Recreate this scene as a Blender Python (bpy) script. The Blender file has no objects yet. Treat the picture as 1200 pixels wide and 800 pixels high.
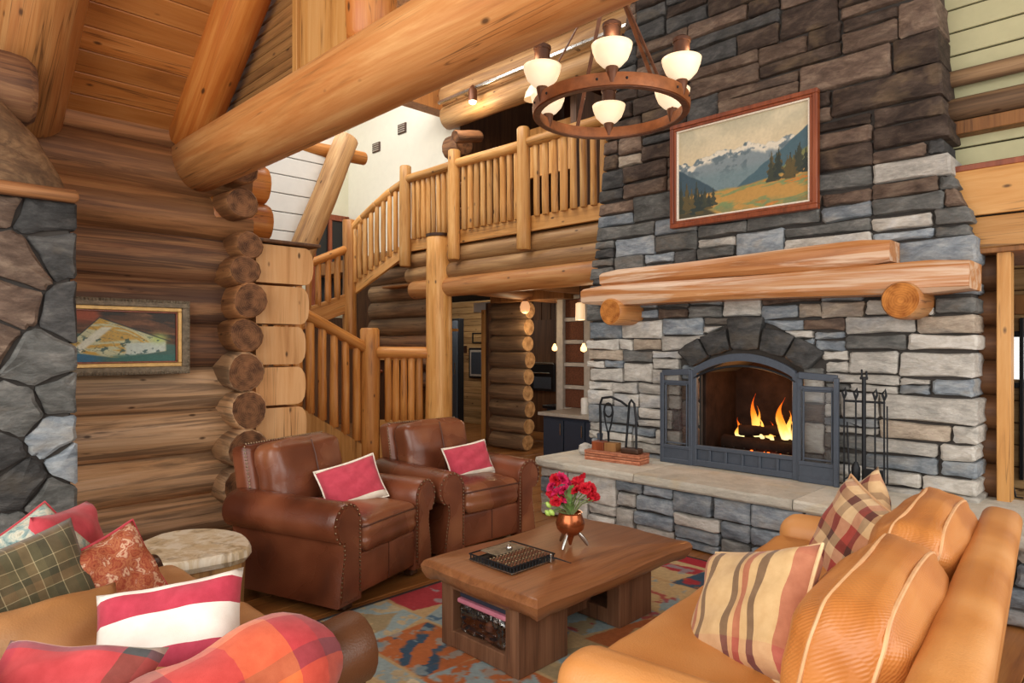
import bpy, bmesh, math, random
import numpy as np
from mathutils import Vector, Matrix, Quaternion, Euler

sc = bpy.context.scene
col = sc.collection
R = math.radians
RNG = random.Random(7)

def lin(h):
    h = h.lstrip('#')
    out = []
    for i in (0, 2, 4):
        v = int(h[i:i+2], 16) / 255
        out.append(v / 12.92 if v <= .04045 else ((v + .055) / 1.055) ** 2.4)
    return (out[0], out[1], out[2], 1.0)

# ------------------------------------------------------------------ camera, world, lights, exposure
cam_d = bpy.data.cameras.new('camera')
cam = bpy.data.objects.new('camera', cam_d)
col.objects.link(cam)
cam.location = (0, 0, 1.5)
cam.rotation_euler = (R(90), 0, R(45))
cam_d.sensor_width = 36
cam_d.lens = 776 / 1200 * 36
cam_d.shift_y = 5 / 1200
cam_d.clip_start = .05
sc.camera = cam

world = bpy.data.worlds.new('world')
sc.world = world
world.use_nodes = True
wb = world.node_tree.nodes['Background']
wb.inputs[0].default_value = (1.0, .975, .94, 1)
wb.inputs[1].default_value = 1.1

def area(name, loc, target, size, power, color=(1, 1, 1)):
    d = bpy.data.lights.new(name, 'AREA')
    d.shape = 'RECTANGLE'
    d.size, d.size_y = size
    d.energy = power
    d.color = color
    o = bpy.data.objects.new(name, d)
    col.objects.link(o)
    o.location = loc
    o.rotation_euler = (Vector(target) - Vector(loc)).to_track_quat('-Z', 'Y').to_euler()
    return o
# daylight through the tall window wall behind the camera, and through the glazed right side
area('daylight_window_front', (-1.2, -2.6, 2.4), (-3.2, 4.0, 1.6), (5.5, 3.4), 225, (1, .95, .87))
area('daylight_window_side', (2.6, 2.6, 2.4), (-4.5, 3.2, 1.5), (4.5, 3.2), 110, (1, .96, .9))
# added fill lights that brighten stair hall, landing, passage and kitchen; no real source
area('fill_stair_hall', (-7.6, 3.9, 6.2), (-9.2, 6.4, 3.9), (2.0, 1.4), 150, (1, .97, .92))
area('fill_landing', (-5.2, 3.6, 5.9), (-7.3, 4.9, 1.0), (1.6, 1.2), 75, (1, .95, .86))
area('fill_passage', (-8.6, 7.3, 2.25), (-9.2, 8.4, .8), (.9, .5), 10, (1, .9, .76))
area('fill_kitchen', (-5.2, 8.4, 2.1), (-7.0, 7.6, .8), (1.2, .8), 45, (1, .9, .75))

sc.view_settings.view_transform = 'Standard'
sc.view_settings.look = 'None'
sc.view_settings.exposure = 0.08
sc.view_settings.gamma = 1.0
sc.view_settings.use_curve_mapping = False
sc.cycles.max_bounces = 8
sc.cycles.diffuse_bounces = 4

# ------------------------------------------------------------------ materials
class NT:
    def __init__(s, name):
        s.m = bpy.data.materials.new(name)
        s.m.use_nodes = True
        s.t = s.m.node_tree
        s.b = s.t.nodes['Principled BSDF']
        s.out = s.t.nodes['Material Output']
    def n(s, typ, ins=None, **props):
        nd = s.t.nodes.new('ShaderNode' + typ)
        for k, v in props.items():
            setattr(nd, k, v)
        for k, v in (ins or {}).items():
            s.set(nd, k, v)
        return nd
    def set(s, nd, k, v):
        sock = nd.inputs[k]
        if isinstance(v, bpy.types.NodeSocket):
            s.t.links.new(v, sock)
        elif isinstance(v, bpy.types.Node):
            s.t.links.new(v.outputs[0], sock)
        else:
            sock.default_value = v
    def ramp(s, fac, stops, interp='LINEAR'):
        nd = s.n('ValToRGB', {'Fac': fac})
        cr = nd.color_ramp
        cr.interpolation = interp
        while len(cr.elements) < len(stops):
            cr.elements.new(.5)
        for e, (p, c) in zip(cr.elements, stops):
            e.position = p
            e.color = lin(c) if isinstance(c, str) else c
        return nd.outputs[0]
    def mix(s, fac, a, b, mode='MIX'):
        nd = s.n('Mix', data_type='RGBA', blend_type=mode)
        s.set(nd, 0, fac)
        s.set(nd, 6, lin(a) if isinstance(a, str) else a)
        s.set(nd, 7, lin(b) if isinstance(b, str) else b)
        return nd.outputs[2]
    def math(s, op, a, b=0.0):
        nd = s.n('Math', {0: a, 1: b}, operation=op)
        return nd.outputs[0]
    def coords(s, scale=(1, 1, 1), which='Object', rnd=True):
        tc = s.n('TexCoord')
        v = tc.outputs[which]
        if rnd:
            oi = s.n('ObjectInfo')
            mul = s.n('VectorMath', {0: oi.outputs['Random'], 1: (91.7, 53.3, 37.1)}, operation='MULTIPLY')
            v = s.n('VectorMath', {0: v, 1: mul.outputs[0]}, operation='ADD').outputs[0]
        return s.n('VectorMath', {0: v, 1: scale}, operation='MULTIPLY').outputs[0]
    def noise(s, vec, scale, detail=4, rough=.55, dist=0.0):
        return s.n('TexNoise', {'Vector': vec, 'Scale': scale, 'Detail': detail, 'Roughness': rough, 'Distortion': dist}).outputs['Fac']
    def bump(s, h, strength=.3, dist=.01):
        nd = s.n('Bump', {'Height': h, 'Strength': strength, 'Distance': dist})
        s.set(s.b, 'Normal', nd.outputs[0])
    def fin(s, color, rough=.6, metal=0.0, spec=.5):
        s.set(s.b, 'Base Color', lin(color) if isinstance(color, str) else color)
        s.set(s.b, 'Roughness', rough)
        s.set(s.b, 'Metallic', metal)
        s.set(s.b, 'Specular IOR Level', spec)
        return s.m
    def objrand(s, lo, hi):
        oi = s.n('ObjectInfo')
        return s.n('MapRange', {'Value': oi.outputs['Random'], 'To Min': lo, 'To Max': hi}).outputs[0]

def plain(name, c, rough=.5, metal=0.0, spec=.5, bump=0.0, bscale=60, var=.12):
    t = NT(name)
    v = t.coords()
    f = t.noise(v, bscale * .3, 3)
    c0 = lin(c)
    a = tuple(x * (1 - var) for x in c0[:3]) + (1,)
    b = tuple(min(1, x * (1 + var)) for x in c0[:3]) + (1,)
    colr = t.ramp(f, [(.3, a), (.7, b)])
    if bump:
        t.bump(t.noise(v, bscale, 4), bump, .01)
    return t.fin(colr, rough, metal, spec)

def wood(name, light, midc, dark, rough=.5, scale=1.0, streak=.5, patch=None, patch_amt=.5, knots=True, spec=.4, vary=.25, bump=.25):
    """grain runs along the local Z axis of the piece"""
    t = NT(name)
    v = t.coords((9 * scale, 9 * scale, .7 * scale))
    f1 = t.noise(v, 1.6, 6, .6, .8)
    v2 = t.coords((60 * scale, 60 * scale, 1.6 * scale))
    f2 = t.noise(v2, 1.5, 3, .6)
    f = t.math('ADD', t.math('MULTIPLY', f1, 1 - streak * .5), t.math('MULTIPLY', f2, streak * .5))
    c = t.ramp(f, [(.28, dark), (.46, midc), (.68, light)])
    if patch:
        vp = t.coords((7.5, 7.5, .42))
        p = t.noise(vp, 1.3, 6, .62, 1.1)
        pf = t.ramp(p, [(.46, (0, 0, 0, 1)), (.57, (1, 1, 1, 1))])
        c = t.mix(t.math('MULTIPLY', pf, patch_amt), c, patch)
    if knots:
        vk = t.coords((7.5, 7.5, 3.4))
        vo = t.n('TexVoronoi', {'Vector': vk, 'Scale': 1.0})
        k = t.ramp(vo.outputs['Distance'], [(.05, (1, 1, 1, 1)), (.11, (0, 0, 0, 1))])
        c = t.mix(t.math('MULTIPLY', k, .85), c, '3E2415')
        # fine drying cracks along the grain
        fc = t.noise(t.coords((24, 24, .5)), 1.0, 2, .5, .3)
        cr = t.ramp(fc, [(.484, (0, 0, 0, 1)), (.5, (1, 1, 1, 1)), (.516, (0, 0, 0, 1))])
        cm = t.ramp(t.noise(t.coords((5, 5, 1.1)), 1.0, 2), [(.48, (0, 0, 0, 1)), (.58, (1, 1, 1, 1))])
        c = t.mix(t.math('MULTIPLY', t.math('MULTIPLY', cr, cm), .7), c, '3A2416')
    br = t.objrand(1 - vary, 1 + vary * .6)
    c = t.mix(1.0, c, t.n('CombineColor', {0: br, 1: br, 2: br}).outputs[0], 'MULTIPLY')
    t.bump(f2, bump, .006)
    return t.fin(c, rough, 0, spec)

def endgrain(name, light, dark):
    t = NT(name)
    tc = t.n('TexCoord')
    v = t.n('VectorMath', {0: tc.outputs['Object'], 1: (1, 1, 0)}, operation='MULTIPLY').outputs[0]
    ln = t.n('VectorMath', {0: v}, operation='LENGTH').outputs['Value']
    nz = t.noise(t.coords(), 14, 3)
    s = t.math('SINE', t.math('ADD', t.math('MULTIPLY', ln, 420.0), t.math('MULTIPLY', nz, 14.0)))
    f = t.math('ADD', t.math('MULTIPLY', s, .05), nz)
    c = t.ramp(f, [(.30, dark), (.68, light)])
    t.bump(f, .3, .006)
    return t.fin(c, .75, 0, .2)

MT = {}
MT['log_honey'] = wood('honey_log', 'D2A068', 'BA804A', '885830', .42, .8, .4, 'B06A35', .45)
MT['log_orange'] = wood('orange_log', 'D3904C', 'BE7434', '8A4A1E', .38, .8, .4, 'B35F26', .5)
MT['log_warm'] = wood('warm_wall_log', 'BD8756', '9E6B42', '5C3C24', .6, .7, .6, '603E26', .6)
MT['log_dark'] = wood('weathered_wall_log', 'AA8058', '82593D', '46301F', .7, .7, .7, '44312A', .75)
MT['log_pale'] = wood('pale_wall_log', 'E6C09A', 'D0A478', '98704F', .6, .7, .6, '6A5442', .7)
MT['log_grey'] = wood('grey_brown_log', 'A98A66', '7F6247', '43342A', .7, .7, .6, '5A4636', .6)
MT['log_balcony'] = wood('balcony_log', 'D0A874', 'AE8252', '6B4A2F', .55, .8, .5, '8F6A48', .5)
MT['pole'] = wood('peeled_pole', 'E0B172', 'CB9350', '9A6430', .42, 1.2, .4, 'BF8544', .4)
MT['pole_orange'] = wood('orange_peeled_pole', 'D59B58', 'BE7F3E', '8A5526', .42, 1.2, .4, 'AF6B30', .4)
MT['end_dark'] = endgrain('dark_end_grain', '8A5F40', '4A3223')
MT['end_pale'] = endgrain('pale_end_grain', 'CFA06C', '8E643C')
MT['end_orange'] = endgrain('orange_end_grain', 'C98440', '8A4E1E')
MT['sawn'] = wood('sawn_log_face', 'E2B482', 'D5A06A', 'B27C4A', .6, .6, .3, None, .4, True, .25, .12)
MT['plank'] = wood('ceiling_plank', 'C98C50', 'B77538', '8C5326', .5, .8, .4, 'A8662F', .4)
MT['panel'] = wood('panel_board', 'D9A769', 'CB924F', 'A36D35', .5, .7, .3, None, .3, True)
MT['siding'] = wood('siding_board', 'B4854F', '96693B', '5F4124', .6, .8, .5)
MT['plankwall'] = wood('pale_plank', 'C8A372', 'B08A5A', '86643F', .6, .8, .4)
MT['darkplank'] = wood('dark_plank', '7A5434', '5E3D25', '37241A', .6, .8, .5)
MT['floor'] = wood('floor_plank', 'A9743F', '8E5A2E', '5E381C', .28, .8, .5, '7A4A26', .4, False, .5, .2, .08)
MT['mantel'] = wood('mantel_timber', 'CF9A66', 'BB7C48', '925A30', .4, .9, .5, 'DFC2A6', .85, False, .5, .1)
MT['slab_top'] = wood('table_slab', '9C6A44', '845433', '593621', .33, 1.1, .6, '8E5A35', .4, False, .5, .05, .12)
MT['slab_leg'] = wood('table_leg', '8A6248', '6F4C36', '4A3023', .6, 1.0, .6, None, .4, False, .3, .05)
MT['stump'] = wood('stump_side', 'B98E55', '9C7040', '5F3F22', .6, .7, .5, '7C542C', .5, False)
MT['stump_top'] = wood('stump_top', 'D9CBB0', 'C2AC88', '5A4A3A', .35, .6, .4, 'E4DCCB', .6, False, .5)
MT['redwood'] = wood('red_brown_wood', '9C5230', '823F22', '572A17', .35, 1.0, .4, None, .3, False, .5, .05)
MT['darkwood'] = wood('dark_brown_wood', '5A3A26', '432A1B', '2A1A12', .45, 1.0, .4, None, .3, False)
MT['soffit'] = wood('soffit_board', 'A9743F', '8F5F34', '5C3B20', .6, .8, .4)
MT['crate'] = wood('copper_crate', 'C98A6A', 'B36F50', '7D4632', .5, 1.0, .4, None, .3, False)

def stone_mat(name, a, b, c, fleck=None, mott=.38):
    t = NT(name)
    v = t.coords((1, 1, 2.2))
    f = t.noise(v, 5, 6, .65, .6)
    c1 = t.ramp(f, [(.3, a), (.5, b), (.72, c)])
    if fleck:
        g = t.noise(t.coords((1, 1, 1.6)), 3.2, 3, .6, .4)
        c1 = t.mix(t.ramp(g, [(.55, (0, 0, 0, 1)), (.68, (.75, .75, .75, 1))]), c1, fleck)
    br = t.objrand(.80, 1.20)
    c1 = t.mix(1.0, c1, t.n('CombineColor', {0: br, 1: br, 2: br}).outputs[0], 'MULTIPLY')
    # mineral mottling and fine dark pitting
    g2 = t.noise(t.coords((1, 1, 2.8)), 17, 6, .72, .4)
    c1 = t.mix(mott, c1, t.ramp(g2, [(.3, (.16, .15, .14, 1)), (.52, (.5, .5, .5, 1)), (.72, (.92, .9, .86, 1))]), 'OVERLAY')
    h = t.math('ADD', t.noise(v, 15, 8, .75), t.math('MULTIPLY', g2, .6))
    t.bump(h, .8, .025)
    return t.fin(c1, .85, 0, .2)
ST = {
 'blue': stone_mat('blue_grey_stone', '69737D', '8E979F', 'B0B4B6', 'A3A19B'),
 'light': stone_mat('light_grey_stone', 'A6A39C', 'C4C0B8', 'DAD6CE', 'AEB1B4'),
 'tan': stone_mat('tan_stone', '9C8D7E', 'B3A594', 'C6BAAA', '8F8A84'),
 'char': stone_mat('charcoal_stone', '343535', '4C4C4C', '686765', '5B564F'),
 'brown': stone_mat('brown_stone', '50423A', '705E52', '93806F', '5C5049'),
 'dark': stone_mat('dark_brown_stone', '332B27', '4B3F38', '67594F', '75634F'),
 'slate': stone_mat('slate_stone', '50514F', '6B6C6A', '8A8985', '776F66'),
}
MT['mortar'] = plain('dark_mortar', '474340', .95, 0, .1, .4, 40)
MT['hearth'] = stone_mat('hearth_slab_stone', 'B3ADA0', 'C6C0B2', 'D6D0C3', 'CDBFA4', .12)

def leather(name, c, dk, lt, rough=.35, weave=False):
    t = NT(name)
    v = t.coords()
    f = t.noise(v, 3.0, 2, .45, .2)
    colr = t.ramp(f, [(.3, dk), (.5, c), (.75, lt)])
    vo = t.n('TexVoronoi', {'Vector': v, 'Scale': 160.0})
    w = t.noise(v, 9, 4, .6, .5)
    h = t.math('ADD', t.math('MULTIPLY', vo.outputs['Distance'], .25), w)
    if weave:
        tc = t.n('TexCoord')
        sx = t.n('SeparateXYZ', {0: tc.outputs['Object']})
        a = t.math('SINE', t.math('MULTIPLY', sx.outputs['Y'], 420.0))
        b = t.math('SINE', t.math('MULTIPLY', t.math('ADD', sx.outputs['Z'], sx.outputs['X']), 420.0))
        h = t.math('ADD', t.math('MULTIPLY', t.math('MULTIPLY', a, b), .28), w)
    t.bump(h, .22, .012)
    rr = t.n('MapRange', {'Value': f, 'To Min': rough - .08, 'To Max': rough + .12}).outputs[0]
    return t.fin(colr, rr, 0, .5)
MT['leather_brown'] = leather('brown_leather', '6A3823', '4C2618', '864E34', .26)
MT['leather_cushion'] = leather('worn_brown_leather', '72402A', '542D1D', '98613F', .25)
MT['leather_orange'] = leather('tan_orange_leather', 'C98848', 'B67438', 'D79C60', .42)
MT['leather_orange_weave'] = leather('embossed_orange_leather', 'C98444', 'B87236', 'D99A5A', .4, True)
MT['leather_tan'] = leather('tan_leather', 'C08F60', 'A47446', 'D2A87C', .42)
MT['leather_near'] = leather('saddle_brown_leather', '4A2A18', '351C10', '5E3A22', .35)
MT['leather_dark'] = leather('dark_brown_leather', '4A2A1E', '35190F', '643C2A', .33)
MT['piping_orange'] = plain('pale_orange_piping', 'D9A878', .5)
MT['piping_brown'] = plain('dark_piping', '4E2A1C', .4)
MT['nail'] = plain('brass_nailhead', '8F7A60', .3, 1.0)
MT['iron'] = plain('black_iron', '24262A', .5, .6, .5, .2, 80)
MT['screen_iron'] = plain('slate_blue_iron', '4A525E', .5, .35, .5, .15, 120, .08)
MT['steel'] = plain('brushed_steel', 'B8B8B4', .25, 1.0)
MT['rust'] = plain('rust_brown_metal', '6A4028', .45, .35, .5, .3, 40, .3)
MT['rust_light'] = plain('orange_rust_metal', '9A5C32', .45, .3, .5, .3, 40, .3)
MT['sleeve'] = plain('dark_bronze_sleeve', '4A2E20', .5, .3, .4, .2, 40, .2)
MT['copper'] = plain('copper', '9A5530', .22, .75)
MT['white_wall'] = plain('off_white_wall', 'F0EEE0', .85, 0, .2, .03, 30, .02)
MT['green_wall'] = plain('pale_green_wall', 'DCDBC4', .85, 0, .2, .03, 30, .03)
MT['white_board'] = plain('white_board', 'E2E3DF', .7, 0, .2, .02, 30, .03)
MT['green_board'] = plain('pale_olive_board', 'BFBB94', .6, 0, .3, .05, 30, .05)
MT['gap'] = plain('dark_gap', '2A221C', .95, 0, .05)
MT['cream'] = plain('cream_fabric', 'E8DFD0', .9, 0, .1, .2, 250)
MT['navy'] = plain('navy_paint', '26303F', .5, 0, .5, .03, 40, .06)
MT['counter'] = plain('grey_counter', 'A39B90', .35)
MT['black'] = plain('black_enamel', '17181B', .3)
MT['grey_post'] = plain('grey_painted_post', 'B5ADA2', .7)
MT['firebrick'] = plain('firebrick', '2A1E19', .9, 0, .1, .5, 30, .35)
MT['bark'] = plain('charred_bark', '2A1D17', .95, 0, .1, .8, 30, .4)
MT['leaf'] = plain('leaf_green', '6F8F4E', .5, 0, .4, .1, 20, .25)
MT['stem'] = plain('stem_green', '6E7B4A', .6)
MT['bud'] = plain('lime_bud', 'A8C860', .5)
MT['white'] = plain('white_enamel', 'E6E4DE', .35)
MT['brickfill'] = plain('woven_brown_panel', '6B4330', .85, 0, .2, .6, 160, .3)
MT['gilt'] = plain('gilt_wood', 'C79E5C', .4, .3, .5, .2, 60, .2)
MT['pewter'] = plain('carved_pewter_frame', '7E705C', .5, .3, .5, .7, 90, .35)
MT['cork'] = plain('cord_brown', '6B4A30', .8)
MT['book_navy'] = plain('navy_book', '2B3040', .5)
MT['pink'] = plain('pink_plastic', 'C4788A', .35)

def emis(name, c, s):
    t = NT(name)
    t.fin(c, .5)
    t.set(t.b, 'Emission Color', lin(c))
    t.set(t.b, 'Emission Strength', s)
    return t.m
def shade_glass():
    t = NT('frosted_lit_glass')
    tc = t.n('TexCoord')
    z = t.n('SeparateXYZ', {0: tc.outputs['Object']}).outputs['Z']
    f = t.n('MapRange', {'Value': z, 'From Min': .0, 'From Max': .13}).outputs[0]
    c = t.ramp(f, [(0, 'FFC98A'), (.45, 'FFE9C4'), (1, 'FFDDAE')])
    t.fin('F5E6CF', .35)
    t.set(t.b, 'Emission Color', c)
    t.set(t.b, 'Emission Strength', .62)
    return t.m
MT['shade'] = shade_glass()
MT['bulb'] = emis('lit_bulb', 'FFE2B0', 6)
MT['bulb_small'] = emis('small_lit_bulb', 'FFC680', 3)
MT['globe'] = emis('amber_globe', 'D9A070', .9)
def glass(name, tint='FFFFFF', alpha=.2, rough=.05):
    t = NT(name)
    t.fin(tint, rough, 0, .5)
    tr = t.n('BsdfTransparent', {'Color': lin(tint)})
    gl = t.n('BsdfGlossy', {'Color': (1, 1, 1, 1), 'Roughness': rough})
    fr = t.n('Fresnel', {'IOR': 1.45})
    mx = t.n('MixShader', {0: t.math('ADD', fr.outputs[0], alpha), 1: tr.outputs[0], 2: gl.outputs[0]})
    t.t.links.new(mx.outputs[0], t.out.inputs['Surface'])
    return t.m
MT['glass'] = glass('clear_glass', 'FFFFFF', .02)
MT['glass_screen'] = glass('smoked_mesh_glass', 'F2F2F2', .02, .2)
MT['plastic_clear'] = glass('clear_plastic', 'E8E4E2', .08, .1)
def flame_mat():
    t = NT('flame')
    tc = t.n('TexCoord')
    g = t.n('SeparateXYZ', {0: tc.outputs['Generated']}).outputs['Z']
    nz = t.noise(t.coords((1, 1, .5)), 14, 3)
    f = t.math('ADD', g, t.math('MULTIPLY', t.math('SUBTRACT', nz, .5), .5))
    c = t.ramp(f, [(0, 'FFE7A0'), (.25, 'FFBE55'), (.55, 'FF8422'), (.9, 'C8400C')])
    em = t.n('Emission', {'Color': c, 'Strength': 1.7})
    tr = t.n('BsdfTransparent')
    lw = t.n('LayerWeight', {'Blend': .35})
    k = t.math('ADD', t.math('MULTIPLY', lw.outputs['Facing'], .75), t.math('MULTIPLY', g, .25))
    mx = t.n('MixShader', {0: k, 1: em.outputs[0], 2: tr.outputs[0]})
    t.t.links.new(mx.outputs[0], t.out.inputs['Surface'])
    return t.m
MT['flame'] = flame_mat()
MT['ember'] = emis('ember', 'FF6A1E', 3.5)

def vcol_mat(name, rough=.7, bump=.2, bscale=200, spec=.3):
    t = NT(name)
    at = t.n('Attribute', attribute_name='Col')
    if bump:
        t.bump(t.noise(t.coords(), bscale, 3), bump, .006)
    return t.fin(at.outputs['Color'], rough, 0, spec)
MT['paint'] = vcol_mat('oil_paint', .55, .15, 120)
MT['rug'] = vcol_mat('rug_pile', .95, .6, 260, .1)

def fabric(name, warp, weft=None, k=.5, bump=.25, var=.1, rep=1.0):
    """stripes along U (warp) and V (weft); lists of (position, colour)"""
    t = NT(name)
    uv = t.n('TexCoord').outputs['UV']
    if rep != 1.0:
        uv = t.n('VectorMath', {0: t.n('VectorMath', {0: uv, 1: (rep, rep, rep)}, operation='MULTIPLY').outputs[0]}, operation='FRACTION').outputs[0]
    sx = t.n('SeparateXYZ', {0: uv})
    wob = t.math('MULTIPLY', t.math('SUBTRACT', t.noise(t.coords(), 12, 2), .5), .012)
    c = t.ramp(t.math('ADD', sx.outputs['X'], wob), warp, 'CONSTANT')
    if weft:
        c2 = t.ramp(t.math('ADD', sx.outputs['Y'], wob), weft, 'CONSTANT')
        c = t.mix(k, c, c2)
    nz = t.noise(t.coords(), 26, 4)
    c = t.mix(var * 2.5, c, t.ramp(nz, [(.3, (.25, .22, .2, 1)), (.7, (1, .96, .92, 1))]), 'SOFT_LIGHT')
    t.bump(t.noise(t.coords(), 320, 3), bump, .004)
    m = t.fin(c, .9, 0, .15)
    t.set(t.b, 'Sheen Weight', .15)
    return m
MT['red_cushion'] = fabric('red_wool_with_cream_band', [(0, 'B64252'), (.5, 'BA4858')], [(0, 'E6DCCB'), (.14, 'B64252'), (.95, 'E6DCCB')], 1.0)
MT['red_patch'] = fabric('red_wool_with_patches', [(0, 'B8434C'), (.14, 'C24A48'), (.80, '4E4A34'), (.93, '7A4A3C')], [(0, 'BE4650'), (.55, 'B23C48'), (.86, '4A5468'), (.93, 'D8D2C8')], .45)
MT['red_plain'] = fabric('red_wool', [(0, 'B2404A'), (.5, 'B8434C')])
MT['stripe_red_white'] = fabric('red_and_white_wide_stripe', [(0, 'E8E2D8'), (.1, 'B03A4C'), (.34, 'E9E4DB'), (.68, 'B5455A'), (.95, 'E8E0D5')])
MT['plaid_tan'] = fabric('tan_red_brown_plaid',
   [(0, 'D9B98C'), (.1, '8F3B36'), (.2, 'C9A57A'), (.36, '5B3A33'), (.46, 'D8BA90'), (.6, 'A8473E'), (.72, '5B3A33'), (.8, 'D2AF80'), (.93, 'C07A3C')],
   [(0, 'DDBF94'), (.12, '9A3E39'), (.3, 'DCC097'), (.42, '54352F'), (.52, 'A9483F'), (.7, 'DABD92'), (.85, '6A3F36'), (.94, 'D9B98C')])
MT['stripe_tan'] = fabric('tan_red_black_stripe',
   [(0, 'C9A878'), (.1, '9A4A3C'), (.15, 'CBA979'), (.2, '4A3530'), (.26, 'CDAE80'), (.5, '4A3530'), (.56, 'C79F70'), (.6, 'A04C3E'), (.66, 'C9A878'), (.72, '4A3530'), (.78, 'CBAB7C'), (.92, 'A6584A')],
   [(0, 'B05A55'), (.1, 'C07A6A'), (.2, 'CBA979'), (.9, 'C49A6C')], .25)
MT['plaid_green'] = fabric('olive_plaid',
   [(0, '55503A'), (.14, 'A79A78'), (.155, '4B4734'), (.3, '6E5B40'), (.45, 'A79A78'), (.465, '55503A'), (.62, '423F30'), (.78, 'A79A78'), (.795, '5E4F38')],
   [(0, '4B4734'), (.2, 'A79A78'), (.215, '6A563C'), (.4, '3F3D2E'), (.55, 'A79A78'), (.565, '5A523A'), (.8, 'A79A78'), (.815, '4B4734')], rep=2.4)
MT['plaid_blanket'] = fabric('red_orange_plaid',
   [(0, 'B8453C'), (.12, 'A23A3E'), (.25, 'D0603C'), (.42, '6E3A42'), (.5, 'C24C3E'), (.66, 'D8743C'), (.82, 'A8383C'), (.92, '7A4046')],
   [(0, 'C65A44'), (.2, 'D98A78'), (.36, 'C23F44'), (.55, '7A3B44'), (.62, 'CF5A3C'), (.8, 'D07A64'), (.93, 'B8453C')])
def paisley():
    t = NT('rust_paisley')
    v = t.coords()
    vo = t.n('TexVoronoi', {'Vector': v, 'Scale': 22.0})
    nz = t.noise(v, 18, 5, .6, 2.5)
    f = t.math('ADD', t.math('MULTIPLY', vo.outputs['Distance'], .5), t.math('MULTIPLY', nz, .7))
    c = t.ramp(f, [(.3, '7A2F26'), (.42, 'A65E40'), (.5, '8E3E2E'), (.58, 'B0704E'), (.66, '944634'), (.74, 'D2AE90'), (.82, '9A4A36')])
    t.bump(nz, .3, .006)
    return t.fin(c, .85, 0, .15)
MT['paisley'] = paisley()
def tealmat():
    t = NT('teal_patterned_cloth')
    v = t.coords()
    nz = t.noise(v, 16, 5, .7, 2.0)
    c = t.ramp(nz, [(.32, '56747A'), (.46, '94A8A2'), (.55, 'C9C6B4'), (.7, '6E705C')])
    return t.fin(c, .9, 0, .1)
MT['teal'] = tealmat()
def petals(name, a, b):
    t = NT(name)
    f = t.noise(t.coords(), 60, 3)
    return t.fin(t.ramp(f, [(.3, a), (.7, b)]), .6, 0, .2)
MT['petal_red'] = petals('crimson_petals', 'A8101E', 'D6283A')
MT['petal_pink'] = petals('magenta_petals', 'B81448', 'E0386E')

# ------------------------------------------------------------------ mesh helpers
def mesh(verts, faces, smooth=40, mi=None, uvs=None, name='m'):
    me = bpy.data.meshes.new(name)
    me.from_pydata([tuple(v) for v in verts], [], faces)
    if mi:
        me.polygons.foreach_set('material_index', mi)
    if uvs is not None:
        ul = me.uv_layers.new(name='UVMap')
        arr = np.zeros((len(me.loops), 2), 'f')
        vi = np.zeros(len(me.loops), 'i')
        me.loops.foreach_get('vertex_index', vi)
        arr[:] = np.asarray(uvs, 'f')[vi]
        ul.data.foreach_set('uv', arr.ravel())
    me.update()
    if smooth:
        me.shade_smooth()
        if smooth < 180:
            me.set_sharp_from_angle(angle=R(smooth))
    return me

ROOT = {}
def ob(name, me, mat, parent=None, loc=(0, 0, 0), rot=None, world=True, label=None):
    """parts are given in world coordinates unless world=False (then in the parent's frame)"""
    o = bpy.data.objects.new(name, me)
    for m in (mat if isinstance(mat, (list, tuple)) else [mat]):
        if isinstance(m, str):
            m = MT[m]
        if len(me.materials) < (len(mat) if isinstance(mat, (list, tuple)) else 1):
            me.materials.append(m)
    col.objects.link(o)
    q = Quaternion()
    if rot is not None:
        q = rot if isinstance(rot, Quaternion) else (rot.to_quaternion() if isinstance(rot, (Matrix, Euler)) else Euler(rot).to_quaternion())
    o.rotation_mode = 'XYZ'
    M = Matrix.Translation(loc) @ q.to_matrix().to_4x4()
    if parent is not None:
        o.parent = parent
        if world:
            M = ROOT[parent.name].inverted() @ M
        ROOT[o.name] = ROOT[parent.name] @ M
    else:
        ROOT[o.name] = M
    l, rq, s = M.decompose()
    o.location = l
    o.rotation_euler = rq.to_euler('XYZ')
    if label:
        o['label'] = label
    return o

def tag(o, label, cat, group=None):
    o['label'] = label
    o['category'] = cat
    if group:
        o['group'] = group
    return o
def thing(name, label, cat, loc=(0, 0, 0), rotz=0.0, group=None):
    o = bpy.data.objects.new(name, None)
    o.empty_display_size = .1
    col.objects.link(o)
    o.location = loc
    o.rotation_euler = (0, 0, rotz)
    ROOT[o.name] = Matrix.Translation(loc) @ Matrix.Rotation(rotz, 4, 'Z')
    return tag(o, label, cat, group)
def struct(name, loc=(0, 0, 0)):
    o = bpy.data.objects.new(name, None)
    o.empty_display_size = .1
    col.objects.link(o)
    o.location = loc
    ROOT[o.name] = Matrix.Translation(loc)
    o['kind'] = 'structure'
    return o
def stuff(o):
    o['kind'] = 'stuff'
    return o
def copy_tree(root, loc, rotz, label=None, group=None):
    r = root.copy()
    col.objects.link(r)
    r.location = loc
    r.rotation_euler = (0, 0, rotz)
    ROOT[r.name] = Matrix.Translation(loc) @ Matrix.Rotation(rotz, 4, 'Z')
    if label:
        r['label'] = label
    if group:
        r['group'] = group
    for ch in list(root.children):
        c = ch.copy()
        col.objects.link(c)
        c.parent = r
        for g in list(ch.children):
            d = g.copy()
            col.objects.link(d)
            d.parent = c
    return r

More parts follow.
